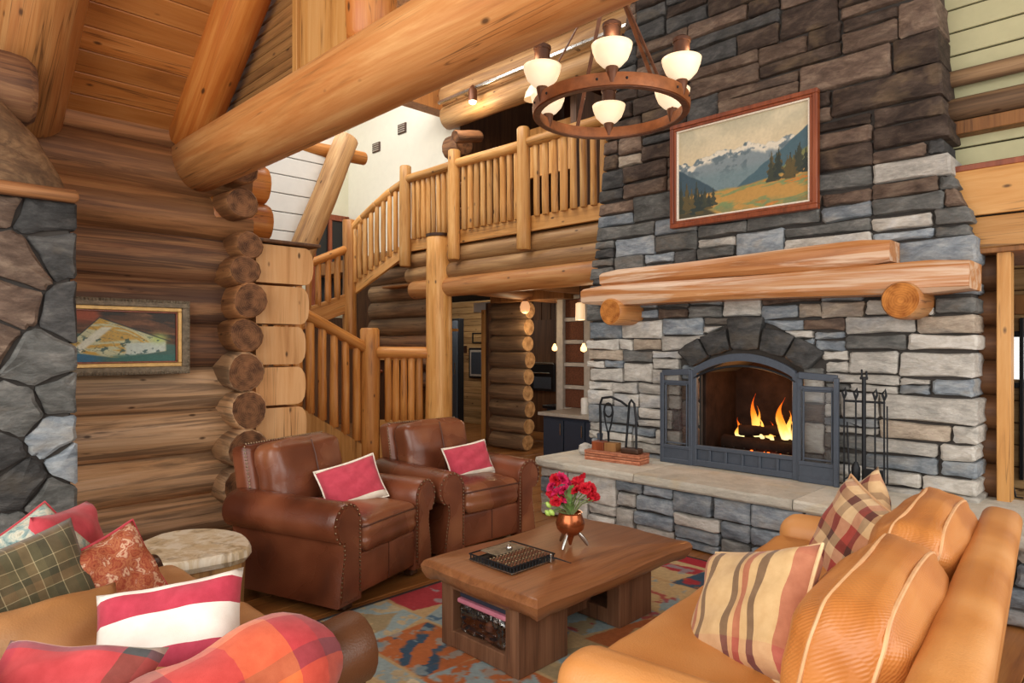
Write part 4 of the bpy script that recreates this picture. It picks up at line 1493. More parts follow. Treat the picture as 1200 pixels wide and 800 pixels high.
# ---- painting on the log wall
def cliff(u, v):
    c = np.ones((len(u), 1)) * hx('5E4638')
    n1 = fbm(u * 6 + v * 3, v * 9, 31)
    c = lay(c, ss(n1, .45, .65), '7E5A44')
    c = lay(c, ss(fbm(u * 3, v * 14 + u * 4, 32), .5, .62), '3E3A36')
    c = lay(c, ss(.35 - u, 0, .1) * ss(v, .68, .9), 'A0543C')
    c = lay(c, ss(.62 - v - .25 * u, 0, .06), '4B6A62')
    c = lay(c, ss(.30 - v, 0, .15) * ss(.4 - u, 0, .2), '3A6E8C')
    # pale mountain
    top_ = np.where(u < .30, .30 + (u - .02) * 2.05, .88 - (u - .30) * .72)
    m = ss(top_ - v, 0, .02) * ss(v - (.06 + .30 * np.abs(u - .45)), 0, .03) * ss(.92 - u, 0, .03)
    c = lay(c, m, 'C9C9A2')
    st = fbm(u * 4 + v * 3, (v + .62 * u) * 17 + 1.5 * np.sin(u * 9), 33)
    c = lay(c, m * ss(st, .5, .6), 'C9A24E')
    c = lay(c, m * ss(v - (.30 + .2 * u), .0, .05) * ss(u, .28, .34) * ss(top_ - .13 - v, 0, .02), 'C7A458')
    c = lay(c, m * ss(np.abs(np.sin((v + .7 * u) * 30 + 6 * fbm(u * 5, v * 5, 38))), .16, .05) * .75, '5E706C')
    c = lay(c, m * ss(.07 - np.abs(u - (.40 - .55 * (.75 - v))), 0, .04) * ss(.72 - v, 0, .05), 'DCDCC8')
    c = lay(c, m * ss(.34 - v + .1 * u, 0, .05) * ss(u, .5, .55), 'C4CFC4')
    c = lay(c, np.exp(-(((u - .84) / .08) ** 2 + ((v - .47) / .10) ** 2)), 'B8CC7A')
    c = lay(c, ss(.022 - np.abs(v - top_), 0, .02) * .8 * (u < .95), '2F3F44')
    c = lay(c, ss(fbm(u * 18, v * 14, 35), .62, .67) * m * ss(.55 - v, 0, .1) * .8, '3E5A58')
    c = lay(c, ss(.16 - v, 0, .05) * ss(u, .35, .5) * .8, '3F7068')
    return c * (.92 + .16 * fbm(u * 60, v * 40, 36))[:, None]
pt = thing('cliff_painting', 'landscape oil painting in a carved grey-gold frame on the log wall', 'painting', (-5.2, 1.25, 1.56))
y0, y1, z0, z1 = .90, 1.785, 1.295, 1.83
XP = -5.19
def frame(o_, w, d_, m, nm):
    a0, a1, b0, b1 = y0 + o_, y1 - o_, z0 + o_, z1 - o_
    pc = [xf(box(d_, a1 - a0, w), (0, (a0 + a1) / 2, b0 + w / 2)), xf(box(d_, a1 - a0, w), (0, (a0 + a1) / 2, b1 - w / 2)),
          xf(box(d_, w, b1 - b0 - 2 * w), (0, a0 + w / 2, (b0 + b1) / 2)), xf(box(d_, w, b1 - b0 - 2 * w), (0, a1 - w / 2, (b0 + b1) / 2))]
    ob(nm, join(pc, 30), m, pt, (XP, 0, 0))
frame(0, .055, .06, 'pewter', 'carved_frame')
frame(.055, .028, .05, 'gilt', 'gilt_slip')
frame(.083, .012, .035, 'redwood', 'inner_slip')
beads = []
for k in range(40):
    for z in (z0 + .012, z1 - .012):
        beads.append(xf(spherevf(.011, 6, 4), (.03, y0 + .02 + (y1 - y0 - .04) * k / 39, z)))
for k in range(17):
    beads.append(xf(spherevf(.011, 6, 4), (.03, y1 - .012, z0 + .03 + (z1 - z0 - .06) * k / 16)))
stuff(ob('beading', join(beads), 'pewter', pt, (XP, 0, 0)))
ob('canvas', grid_mesh(180, 90, y1 - y0 - .19, z1 - z0 - .19, cliff), 'paint', pt, (XP + .004, y0 + .095, z0 + .095), Matrix(((0, 0, 1), (1, 0, 0), (0, 1, 0))).to_quaternion())
bx('backing', (XP - .07, y0 + .02, z0 + .02), (XP, y1 - .02, z1 - .02), 'darkwood', pt)

# ---- fire tools
ft = thing('fire_tool_stand', 'black iron stand of fire tools right of the screen', 'fire tools', (-1.48, 4.86, .5))
tx, ty = -1.49, 4.87
ob('base', lathe([(.10, 0), (.10, .012), (.07, .02), (.02, .03)], 20), 'iron', ft, (tx, ty, .5))
ob('post', tube([(tx, ty, .52), (tx, ty, 1.28)], .014, 8), 'iron', ft)
ob('finial', join([xf(box(.012, .012, .06), (-.014, 0, .03)), xf(box(.012, .012, .05), (.016, 0, .025)), xf(box(.05, .02, .02), (0, 0, 0))]), 'iron', ft, (tx, ty, 1.28))
ob('cross_bar', tube([(tx - .13, ty, 1.12), (tx + .13, ty, 1.12)], .008, 6), 'iron', ft)
for (dx, nm, z0_) in ((-.12, 'poker', .56), (-.045, 'brush', .60), (.075, 'shovel', .58), (.13, 'tongs', .58)):
    pr = [xf(tubevf([(0, 0, z0_), (0, 0, 1.14)], .006, 6)), xf(tubevf([(0, 0, 1.14), (.012, 0, 1.17), (.006, 0, 1.21), (-.012, 0, 1.18), (0, 0, 1.14)], .008, 6))]
    if nm == 'brush':
        pr.append(xf(lathevf([(.012, 0), (.028, .02), (.03, .10), (.01, .14)], 10), (0, 0, .57)))
    if nm == 'shovel':
        pr.append(xf(box(.13, .015, .16, .006), (0, -.02, .60), (R(12), 0, 0)))
    if nm == 'tongs':
        pr.append(xf(tubevf([(.02, 0, z0_), (.018, 0, 1.1)], .005, 6)))
    if nm == 'poker':
        pr.append(xf(tubevf([(0, 0, .58), (.03, 0, .60), (.04, 0, .64)], .006, 6)))
    ob(nm, join(pr), 'iron', ft, (tx + dx, ty - .02, 0))
ob('companion_ring', tube([(tx - .02, ty - .03, .95), (tx - .09, ty - .05, .98), (tx - .085, ty - .05, .80), (tx - .075, ty - .05, .6)], .006, 6), 'iron', ft)

# ---- curios on the left of the hearth
cr = thing('wooden_crate', 'shallow copper-brown slatted crate on the left of the hearth', 'crate', (-3.42, 4.70, .5), R(6))
def lbx(name, a, b, mat, parent):
    c = [(a[i] + b[i]) / 2 for i in range(3)]
    return ob(name, boxm(b[0] - a[0], b[1] - a[1], b[2] - a[2], .003), mat, parent, c, None, False)
lbx('base', (-.27, -.09, 0), (.27, .09, .012), 'crate', cr)
for z in (.014, .036, .058):
    for s in (-1, 1):
        lbx('slat', (-.27, s * .085 - .006, z), (.27, s * .085 + .006, z + .018), 'crate', cr)
        lbx('slat', (s * .265 - .006, -.085, z), (s * .265 + .006, .085, z + .018), 'crate', cr)
lbx('lid', (-.272, -.092, .076), (.272, .092, .086), 'crate', cr)
cb2 = thing('wooden_block', 'small brown wooden block under the tall iron tongs', 'block', (-3.52, 4.69, .586), R(6))
lbx('block', (-.12, -.05, 0), (.0, .05, .075), 'redwood', cb2)
lbx('end_block', (.005, -.048, 0), (.12, .048, .072), 'siding', cb2)
cb3 = thing('wooden_plinth', 'low dark wooden base under the arched iron hoop', 'block', (-3.26, 4.70, .586), R(6))
ob('base', rbox(.17, .10, .045, .012, 4), 'darkwood', cb3, (0, 0, .0225), None, False)
tg = thing('iron_tongs', 'pair of old black iron tongs standing on the wooden block', 'tongs', (-3.50, 4.69, .66))
ob('handle', tube([(-3.58, 4.69, .665), (-3.59, 4.69, .98), (-3.565, 4.69, 1.04), (-3.47, 4.69, 1.055), (-3.36, 4.69, 1.02), (-3.30, 4.69, .985)], .011, 8), 'iron', tg)
ob('ring', tube([(-3.49 + .045 * math.cos(a), 4.68, .94 + .06 * math.sin(a)) for a in [i * math.pi / 6 for i in range(12)]], .009, 6, True), 'iron', tg)
ob('jaw', tube([(-3.54, 4.68, .93), (-3.52, 4.68, .82), (-3.495, 4.68, .74), (-3.49, 4.68, .665)], .008, 6), 'iron', tg)
ob('jaw', tube([(-3.44, 4.68, .93), (-3.46, 4.68, .82), (-3.485, 4.68, .74), (-3.487, 4.68, .665)], .008, 6), 'iron', tg)
ho = thing('iron_hoop', 'tall narrow black iron hoop standing on the low base', 'hoop', (-3.26, 4.70, .63))
ob('hoop', tube([(-3.32, 4.70, .632), (-3.30, 4.70, .85), (-3.285, 4.70, 1.01), (-3.265, 4.70, 1.04), (-3.235, 4.70, 1.01), (-3.215, 4.70, .85), (-3.215, 4.70, .632)], .010, 8), 'iron', ho)
bt = ob('grey_bottle', lathe([(.03, 0), (.034, .02), (.03, .10), (.024, .15), (.030, .19), (.026, .20)], 14), 'screen_iron', None, (-3.72, 4.86, .5))
tag(bt, 'small dark grey bottle behind the crate on the hearth', 'bottle')
rk = ob('hearth_stone', rbox(.14, .10, .11, .05, 4, (0, 0, 0), .004, 3), ST['light'], None, (-3.80, 4.76, .555))
tag(rk, 'pale rounded loose stone on the left end of the hearth', 'stone')
# ================================================================== RAILINGS AND STAIRS
def rail_log(a, b, r, parent, name='rail', mat='pole'):
    log(name, a, b, r, r * .95, mat, parent, 'end_pale', .03, 14, 5, .012)
def balusters(a0, a1, b0, b1, n, r, parent, mat='pole'):
    """n poles between the bottom line a0-a1 and the top line b0-b1"""
    a0, a1, b0, b1 = map(Vector, (a0, a1, b0, b1))
    for i in range(n):
        t = (i + .5) / n
        log('baluster', a0 + (a1 - a0) * t, b0 + (b1 - b0) * t, r * RNG.uniform(.9, 1.12), r * RNG.uniform(.85, 1.05), mat, parent, 'end_pale', .06, 9, 3, .008)
br = thing('balcony_railing', 'peeled log railing along the edge of the upper balcony', 'railing', (-5.8, 5.33, 2.9))
YB = 5.33
for x in (-5.13, -6.33, -7.35):
    log('post', (x, YB - .02, 2.57), (x, YB - .02, 3.93), .078, .075, 'pole', br, 'end_pale', .04, 16, 5)
rail_log((-3.80, YB, 3.76), (-5.10, YB, 3.76), .062, br)
rail_log((-5.10, YB, 3.74), (-6.33, YB, 3.76), .062, br)
rail_log((-6.33, YB, 3.75), (-7.35, YB, 3.75), .062, br)
balusters((-3.85, YB + .03, 2.93), (-5.04, YB + .03, 2.93), (-3.85, YB + .02, 3.74), (-5.04, YB + .02, 3.74), 9, .040, br)
balusters((-5.22, YB + .03, 2.93), (-6.24, YB + .03, 2.93), (-5.22, YB + .02, 3.74), (-6.24, YB + .02, 3.74), 9, .038, br)
balusters((-6.42, YB + .03, 2.93), (-7.27, YB + .03, 2.93), (-6.42, YB + .02, 3.74), (-7.27, YB + .02, 3.74), 8, .036, br)

sr = thing('upper_stair_railing', 'curving log railing of the upper stair flight reaching the balcony', 'railing', (-7.9, 5.2, 2.4))
log('post', (-8.36, 5.07, 1.45), (-8.36, 5.07, 3.30), .105, .10, 'pole_orange', sr, 'end_pale', .05, 16, 5)
pts = [(-7.38, 5.33, 3.72), (-7.62, 5.27, 3.62), (-7.88, 5.2, 3.47), (-8.12, 5.13, 3.31), (-8.34, 5.08, 3.15)]
for a, b in zip(pts, pts[1:]):
    rail_log(a, b, .058, sr)
for i in range(9):
    t = (i + .6) / 9.4
    k = t * 4
    a, b = Vector(pts[int(k)]), Vector(pts[min(4, int(k) + 1)])
    p = a + (b - a) * (k - int(k))
    lowz = 2.86 - .50 * t
    log('baluster', (p.x, p.y, lowz), (p.x, p.y, p.z), .036, .034, 'pole', sr, 'end_pale', .06, 9, 3, .008)
board('stringer', (-7.36, 5.36, 2.83), (-8.36, 5.11, 2.30), .17, .05, (0, 0, 1), 'panel', sr)
rail_log((-8.36, 5.02, 2.88), (-8.44, 4.05, 2.44), .062, sr, mat='pole_orange')
balusters((-8.37, 4.95, 2.18), (-8.44, 4.1, 1.88), (-8.37, 4.95, 2.85), (-8.44, 4.1, 2.46), 6, .045, sr, 'pole_orange')
board('stringer', (-8.36, 5.05, 2.12), (-8.44, 4.0, 1.72), .26, .06, (0, 0, 1), 'pole_orange', sr)

lsr = thing('staircase', 'lower log stair flight with thick peeled balusters and newel post', 'staircase', (-7.6, 4.4, 0))
log('newel_post', (-7.38, 4.77, 0), (-7.38, 4.77, 1.73), .125, .12, 'pole_orange', lsr, 'end_pale', .04, 20, 6, .025)
rail_log((-7.38, 4.74, 1.45), (-7.42, 3.1, 2.26), .072, lsr, mat='pole_orange')
balusters((-7.39, 4.66, .24), (-7.42, 3.55, .93), (-7.39, 4.66, 1.46), (-7.42, 3.55, 2.02), 7, .052, lsr, 'pole_orange')
balusters((-8.28, 4.66, .24), (-8.3, 3.55, .93), (-8.28, 4.66, 1.40), (-8.3, 3.55, 1.96), 7, .045, lsr, 'pole_orange')
# closed stringer panel down to the floor
pp = [(-4.74, 0), (-4.74, .18), (-3.0, 1.27), (-3.0, 0)]
vf = prismvf([(-p[0], p[1]) for p in pp[::-1]], -.03, .03)
ob('stringer_panel', mesh(*vf, smooth=0), 'panel', lsr, (-7.40, 0, 0), Quaternion((0, 0, 1), R(90)))
for k in range(7):
    bx('tread', (-8.3, 4.62 - .27 * k - .29, .16 * k + .12), (-7.45, 4.62 - .27 * k, .16 * k + .17), 'plank', lsr)
    bx('riser', (-8.3, 4.62 - .27 * k - .03, .16 * k), (-7.45, 4.62 - .27 * k, .16 * k + .12), 'panel', lsr)
# landing railing to the big column
lr = thing('landing_railing', 'level log railing on a plank base beside the newel post', 'railing', (-7.0, 5.1, 0))
rail_log((-7.30, 4.84, 1.41), (-6.78, 5.28, 1.41), .078, lr, mat='pole_orange')
balusters((-7.24, 4.90, .52), (-6.86, 5.24, .52), (-7.24, 4.90, 1.40), (-6.86, 5.24, 1.40), 5, .048, lr, 'pole_orange')
board('base_panel', (-7.28, 4.86, .27), (-6.80, 5.28, .27), .54, .05, (0, 0, 1), 'panel', lr)
# carved cabinet on the landing behind
cc = thing('carved_cabinet', 'dark carved wooden cabinet behind the landing railing', 'cabinet', (-7.9, 5.5, 0))
bx('body', (-8.45, 5.3, 0), (-7.65, 5.68, 1.30), 'darkwood', cc)
bx('top', (-8.5, 5.26, 1.30), (-7.6, 5.7, 1.36), 'panel', cc)
for k in range(5):
    ob('carving', rbox(.10, .03, .07, .03, 3), 'redwood', cc, (-8.32 + .14 * k, 5.29, 1.17 - .03 * (k % 2)))
# wooden chest unit seen through the rail
ck = thing('pine_box_unit', 'pale pine unit behind the big column', 'cabinet', (-7.3, 6.3, 0))
bx('body', (-8.35, 6.1, 0), (-7.85, 6.5, 1.36), 'panel', ck)
bx('top', (-8.4, 6.05, 1.72), (-7.7, 6.55, 1.76), 'panel', ck)
bx('post', (-7.86, 6.15, 1.3), (-7.78, 6.25, 1.72), 'pole', ck)
bx('post', (-7.86, 6.15, 1.3), (-7.78, 6.25, 1.72), 'pole', ck)

# ================================================================== KITCHEN AND PASSAGE
kc = thing('navy_cabinet', 'navy blue kitchen cabinet with a pale grey counter', 'cabinet', (-5.0, 6.4, 0))
bx('body', (-5.55, 6.1, 0), (-4.2, 6.7, .64), 'navy', kc)
bx('counter', (-5.6, 6.05, .64), (-4.15, 6.75, .68), 'counter', kc)
for k in range(4):
    x = -5.52 + .33 * k
    d_ = bx('door', (x, 6.075, .06), (x + .31, 6.1, .60), 'navy', kc)
    bx('handle', (x + .27, 6.06, .42), (x + .285, 6.075, .56), 'steel', d_, .002)
can = ob('white_canister', lathe([(.05, 0), (.052, .01), (.052, .17), (.045, .19), (.02, .195)], 16), 'white', None, (-5.03, 6.28, .68))
tag(can, 'white cylindrical canister on the grey kitchen counter', 'canister')
sh = thing('shelf_tower', 'tall pale framed shelf with brown woven panels beside the chimney', 'shelf', (-5.4, 6.9, 0))
for x in (-5.84, -5.38, -4.92):
    board('upright', (x, 6.9, 0), (x, 6.9, 2.3), .10, .30, (1, 0, 0), 'grey_post', sh)
for k in range(7):
    z = .35 + .30 * k
    bx('shelf', (-5.84, 6.78, z - .025), (-4.9, 7.05, z + .025), 'grey_post', sh)
    bx('woven_panel', (-5.79, 6.80, z + .03), (-5.43, 6.95, z + .27), 'brickfill', sh)
    bx('woven_panel', (-5.33, 6.80, z + .03), (-4.97, 6.95, z + .27), 'brickfill', sh)
wpst = board('white_post', (-6.33, 7.35, 0), (-6.33, 7.35, 2.34), .11, .11, (1, 0, 0), 'grey_post')
tag(wpst, 'slim pale square post in front of the kitchen', 'post')
ov = thing('wall_oven', 'black wall oven with a steel trim in the kitchen', 'oven', (-7.6, 8.5, 0))
bx('housing', (-8.1, 8.5, 0), (-7.2, 8.88, 1.95), 'darkplank', ov)
bx('front', (-8.0, 8.46, .72), (-7.45, 8.5, 1.18), 'black', ov)
bx('trim', (-8.0, 8.44, 1.18), (-7.45, 8.5, 1.21), 'steel', ov)
bx('handle', (-7.93, 8.42, 1.02), (-7.52, 8.44, 1.04), 'steel', ov)
bx('glass', (-7.92, 8.452, .76), (-7.52, 8.462, .96), 'screen_iron', ov)
bk = thing('dark_base_cabinet', 'dark navy base cabinet left of the grey counter', 'cabinet', (-6.2, 7.2, 0))
bx('body', (-6.75, 7.5, 0), (-5.6, 8.1, .55), 'navy', bk)
bx('top', (-6.8, 7.45, .55), (-5.55, 8.15, .60), 'black', bk)
bx('door', (-6.7, 7.48, .05), (-6.2, 7.5, .5), 'navy', bk)
bx('door', (-6.17, 7.48, .05), (-5.65, 7.5, .5), 'navy', bk)
ks = thing('kitchen_shelf', 'pale kitchen wall shelf lit by small bulbs', 'shelf', (-7.9, 8.8, 1.45))
bx('board', (-8.2, 8.6, 1.44), (-7.1, 8.88, 1.48), 'plankwall', ks)
bx('bracket', (-8.0, 8.7, 1.36), (-7.97, 8.88, 1.44), 'darkwood', ks)
bx('bracket', (-7.4, 8.7, 1.36), (-7.37, 8.88, 1.44), 'darkwood', ks)
# pendants under the balcony
def pend(loc, top, shade, mat, lb_, e, color=(1, .75, .45)):
    t = thing('pendant_lamp', lb_, 'lamp', loc)
    ob('cord', tube([(loc[0], loc[1], loc[2]), (loc[0], loc[1], top)], .006, 6), 'black', t)
    ob('cap', lathe([(.012, 0), (.03, .0), (.028, .05), (.012, .06)], 12), 'rust', t, (loc[0], loc[1], loc[2] - .02))
    ob('shade', lathe(shade, 18), mat, t, loc)
    d = bpy.data.lights.new('pendant_light', 'POINT')
    d.energy = e; d.color = color; d.shadow_soft_size = .06
    o = bpy.data.objects.new('pendant_light', d)
    col.objects.link(o)
    o.parent = t
    o.location = (0, 0, -.32)
pend((-6.25, 6.5, 2.12), 2.34, [(.01, .0), (.05, -.03), (.07, -.09), (.06, -.15), (.03, -.18)], 'globe', 'round glowing globe pendant lamp below the balcony', 7)
pend((-4.57, 5.62, 1.98), 2.34, [(.012, 0), (.05, -.02), (.052, -.16), (.05, -.2)], 'shade', 'white cylinder pendant lamp next to the left end of the mantel', 5)
for (x, y, z, lb_) in ((-8.0, 8.55, 1.56, 'small bare bulb above the kitchen shelf'), (-6.24, 7.1, 1.48, 'small glowing bulb hanging in front of the pale square post'), (-5.07, 6.30, 1.48, 'small glowing bulb hanging in front of the woven panel shelf')):
    t = thing('hanging_bulb', lb_, 'lamp', (x, y, z), 0, None)
    ob('cord', tube([(x, y, z + .03), (x, y, 2.34)], .004, 5), 'black', t)
    ob('bulb', join([xf(lathevf([(.012, .05), (.02, .03), (.04, -.01), (.036, -.04), (.01, -.055)][::-1], 12), (0, 0, 0))]), 'bulb_small', t, (x, y, z))
# passage: framed picture, small frame, switch, dark locker
fpn = thing('passage_picture', 'dark framed picture on the pale plank wall of the passage', 'picture', (-9.3, 8.48, 1.2))
bx('frame', (-9.62, 8.44, .88), (-9.18, 8.48, 1.46), 'black', fpn)
bx('mat', (-9.58, 8.435, .92), (-9.22, 8.445, 1.42), 'grey_post', fpn, .001)
bx('print', (-9.54, 8.43, .96), (-9.26, 8.44, 1.38), 'screen_iron', fpn, .001)
fp2 = thing('small_wire_frame', 'small thin frame hanging above the passage picture', 'frame', (-9.4, 8.47, 1.6))
for a, b in (((-9.55, 8.46, 1.55), (-9.25, 8.48, 1.57)), ((-9.55, 8.46, 1.73), (-9.25, 8.48, 1.75)), ((-9.55, 8.46, 1.55), (-9.53, 8.48, 1.75)), ((-9.27, 8.46, 1.55), (-9.25, 8.48, 1.75))):
    bx('wire_bar', a, b, 'iron', fp2, .002)
sw = bx('switch_plate', (-9.80, 8.46, 1.36), (-9.72, 8.485, 1.50), 'darkwood')
tag(sw, 'small dark switch plate left of the passage picture', 'switch')
lk = thing('tall_locker', 'tall narrow blue-grey locker at the mouth of the passage', 'locker', (-9.0, 7.6, 0))
bx('body', (-9.4, 7.55, 0), (-8.86, 7.66, 1.98), 'black', lk)
bx('door', (-9.36, 7.53, .06), (-8.89, 7.55, 1.94), 'screen_iron', lk)
bx('handle', (-8.95, 7.51, 1.0), (-8.93, 7.53, 1.2), 'steel', lk, .002)

# track light and sconce over the balcony
tl = thing('track_light', 'slim track rail with one lit spotlight on the upper log wall', 'lamp', (-6.2, 5.9, 4.9))
bx('rail', (-7.5, 5.98, 4.98), (-4.2, 6.03, 5.02), 'steel', tl)
for x in (-7.0, -5.0):
    bx('bracket', (x, 6.0, 4.985), (x + .03, 6.12, 5.01), 'steel', tl)
ob('spot_housing', lathe([(.05, 0), (.062, .0), (.06, .15), (.03, .2), (.012, .22)], 16), 'rust', tl, (-6.70, 5.95, 4.80))
ob('spot_bulb', lathe([(.005, -.045), (.04, -.03), (.055, .0), (.05, .01)], 14), 'bulb', tl, (-6.70, 5.95, 4.80))
d = bpy.data.lights.new('spot_glow', 'POINT'); d.energy = 12; d.color = (1, .8, .55); d.shadow_soft_size = .05
o = bpy.data.objects.new('spot_glow', d); col.objects.link(o); o.parent = tl
o.location = (-.5, -.02, -.22)
wsn = thing('balcony_wall_sconce', 'glowing wall sconce on the logs behind the chandelier', 'lamp', (-5.55, 6.05, 4.62))
ob('plate', rbox(.10, .03, .16, .015, 3), 'rust', wsn, (-5.55, 6.07, 4.70))
ob('arm', tube([(-5.55, 6.06, 4.72), (-5.55, 5.98, 4.76), (-5.55, 5.94, 4.70)], .012, 6), 'rust', wsn)
ob('shade', lathe([(.13, -.10), (.11, -.02), (.06, .06), (.02, .09)], 18), 'shade', wsn, (-5.55, 5.94, 4.62))

# ================================================================== CHANDELIER
CH = Vector((-2.445, 3.296, 2.95))
ch = thing('wagon_wheel_chandelier', 'rust brown ring chandelier with upturned glowing glass bowls', 'chandelier', CH)
RR = .46
ob('ring', lathe([(RR - .014, -.035), (RR + .014, -.035), (RR + .018, 0), (RR + .014, .035), (RR - .014, .035), (RR - .018, 0), (RR - .014, -.035)], 56, False), 'rust_light', ch, CH)
ob('ring_lip', lathe([(RR - .03, -.042), (RR + .006, -.042), (RR + .006, -.034), (RR - .03, -.034), (RR - .03, -.042)], 56, False), 'rust', ch, CH)
base = math.atan2(-CH.y, -CH.x)
for i in range(6):
    a = base + i * math.pi / 3 + .02
    p = CH + Vector((math.cos(a) * (RR), math.sin(a) * (RR), 0))
    cup = ob('cup', lathe([(.018, -.02), (.030, .03), (.036, .06), (.028, .075)], 16), 'rust', ch, p)
    ob('glass_bowl', lathe([(.028, .062), (.055, .075), (.088, .11), (.106, .155), (.112, .185), (.107, .185), (.10, .155), (.08, .115), (.03, .085)], 28, False, 180), 'shade', cup, p)
    ob('candle_sleeve', lathe([(.046, .09), (.046, .28), (.052, .28), (.052, .30), (.03, .315), (.012, .32)], 16), 'sleeve', cup, p)
    d = bpy.data.lights.new('bowl_light', 'POINT'); d.energy = 1.9; d.color = (1, .72, .42); d.shadow_soft_size = .05
    o = bpy.data.objects.new('bowl_light', d); col.objects.link(o); o.parent = ch
    o.location = p - CH + Vector((math.cos(a) * .07, math.sin(a) * .07, .22))
    # studs on the ring
    for da in (-.17, .17):
        q = CH + Vector((math.cos(a + da) * (RR + .018), math.sin(a + da) * (RR + .018), 0))
        ob('rivet', join([spherevf(.008, 6, 4)]), 'iron', ch, q)
top = CH + Vector((0, 0, .78))
for i in range(4):
    a = base + .5 + i * math.pi / 2
    p = CH + Vector((math.cos(a) * RR, math.sin(a) * RR, .03))
    q = top + Vector((math.cos(a) * .05, math.sin(a) * .05, 0))
    board('strap', p, q, .026, .008, (-math.sin(a), math.cos(a), 0), 'rust', ch, .002)
ob('hub', lathe([(.012, -.06), (.06, -.03), (.07, .02), (.04, .06), (.015, .10)], 18), 'rust', ch, top)
ob('down_rod', tube([top + Vector((0, 0, .05)), (CH.x, CH.y, 6.3)], .012, 8), 'rust', ch)
# ================================================================== FURNITURE
def place(name, me, mat, parent, loc, rot=None, label=None):
    return ob(name, me, mat, parent, loc, rot, False, label)

def rolled_arm(x0, x1, yc, s, z0, zt, rr, thick):
    """arm with a rolled top; s=+1 rolls towards +Y"""
    prof = [(-s * thick * .5, z0), (s * thick * .62, z0), (s * thick * .50, z0 + (zt - z0) * .28), (s * thick * .36, z0 + (zt - z0) * .50), (s * thick * .42, zt - rr * 1.75)]
    c = (s * (rr - thick * .5) + 0, zt - rr)
    for i in range(13):
        a = R(-50) + R(230) * i / 12
        prof.append((c[0] + s * rr * math.cos(a), c[1] + rr * math.sin(a)))
    prof.append((-s * thick * .5, zt - rr * 1.2))
    n = len(prof)
    xs = [x0, x0 + .012, x0 + .06] + [x0 + (x1 - x0) * t for t in (.25, .5, .75)] + [x1 - .06, x1 - .012, x1]
    cz = (z0 + zt) / 2
    V, F = [], []
    for i, x in enumerate(xs):
        k = .965 if i in (0, len(xs) - 1) else 1.0
        for (y, z) in prof:
            V.append((x, yc + c[0] * (1 - k) + y * k, cz + (z - cz) * (k + (1 - k) * .5)))
    for i in range(len(xs) - 1):
        for k in range(n):
            k2 = (k + 1) % n
            F.append((i * n + k, i * n + k2, (i + 1) * n + k2, (i + 1) * n + k))
    F.append(tuple(range(n))[::-1])
    F.append(tuple((len(xs) - 1) * n + k for k in range(n)))
    if s < 0:
        F = [f[::-1] for f in F]
    return mesh(V, F, 40), [(y, z) for (y, z) in prof]

def armchair(label, loc, rz):
    t = thing('leather_armchair', label, 'armchair', loc, rz)
    place('base', rbox(.80, .74, .28, .03, 4, (.0, 0, 0)), 'leather_brown', t, (.0, 0, .20))
    for s in (1, -1):
        me, prof = rolled_arm(-.42, .45, s * .345, s, .05, .62, .118, .17)
        a = place('arm', me, 'leather_brown', t, (0, 0, 0))
        # facing panel and nailheads on the arm front
        fac = [(.345 * s + y * .72 + s * .01, .345 + (z - .345) * .90) for (y, z) in prof]
        vf = ([(0.0, y, z) for (y, z) in fac] + [(.014, y, z) for (y, z) in fac],
              [tuple(range(len(fac))), tuple(range(2 * len(fac) - 1, len(fac) - 1, -1))] + [(i, (i + 1) % len(fac), len(fac) + (i + 1) % len(fac), len(fac) + i) for i in range(len(fac))])
        place('arm_front', mesh(*vf, smooth=30), 'leather_cushion', a, (.445, 0, 0))
        nl = []
        P = [(.345 * s + y * .86 + s * .006, .345 + (z - .345) * .955) for (y, z) in prof]
        for i in range(len(P)):
            p, q = Vector(P[i]), Vector(P[(i + 1) % len(P)])
            m = max(1, int((q - p).length / .022))
            for k in range(m):
                c = p + (q - p) * k / m
                if c.y > .10:
                    nl.append(xf(spherevf(.0065, 6, 4), (.452, c.x, c.y)))
        stuff(place('nailheads', join(nl), 'nail', a, (0, 0, 0)))
    # back shell, tilted
    tilt = R(-11)
    q = Quaternion((0, 1, 0), tilt)
    back = place('back', rbox(.15, .70, .66, .045, 5, (.02, 0, 0)), 'leather_brown', t, (-.40, 0, .55), q)
    nl = [xf(spherevf(.0065, 6, 4), (.06, -.33 + .66 * k / 32, .325)) for k in range(33)]
    nl += [xf(spherevf(.0065, 6, 4), (.062, s * .345, -.02 + .33 * k / 16)) for k in range(17) for s in (1, -1)]
    stuff(place('nailheads', join(nl), 'nail', back, (0, 0, 0)))
    bc = place('back_cushion', rbox(.20, .62, .44, .07, 7, (.045, 0, .01), .004, 2), 'leather_cushion', t, (-.27, 0, .665), q)
    place('seam', tube([(.135, 0, -.2), (.146, 0, -.1), (.152, 0, 0), (.146, 0, .1), (.128, 0, .2)], .004, 6), 'piping_brown', bc, (0, 0, 0))
    sc_ = place('seat_cushion', rbox(.74, .53, .19, .06, 7, (0, 0, .03), .003, 5), 'leather_cushion', t, (.11, 0, .40))
    rim = [(.345, -.27, .06), (.365, -.24, .062), (.368, 0, .066), (.365, .24, .062), (.345, .27, .06), (0, .282, .062), (-.33, .27, .06)]
    place('piping', tube(rim, .006, 6), 'piping_brown', sc_, (0, 0, 0))
    place('front_rail', rbox(.06, .62, .24, .025, 4), 'leather_brown', t, (.41, 0, .19))
    place('seam', tube([(.441, 0, .09), (.443, 0, .2), (.441, 0, .30)], .003, 5), 'piping_brown', t, (0, 0, 0))
    for (x, y) in ((.37, .32), (.37, -.32), (-.36, .32), (-.36, -.32)):
        place('leg', boxm(.075, .075, .07, .01), 'darkwood', t, (x, y, .035))
    return t
A1 = R(18)
armchair('brown leather armchair nearer the camera, with nailhead trim and red cushion', (-3.78, 2.17, .012), A1)
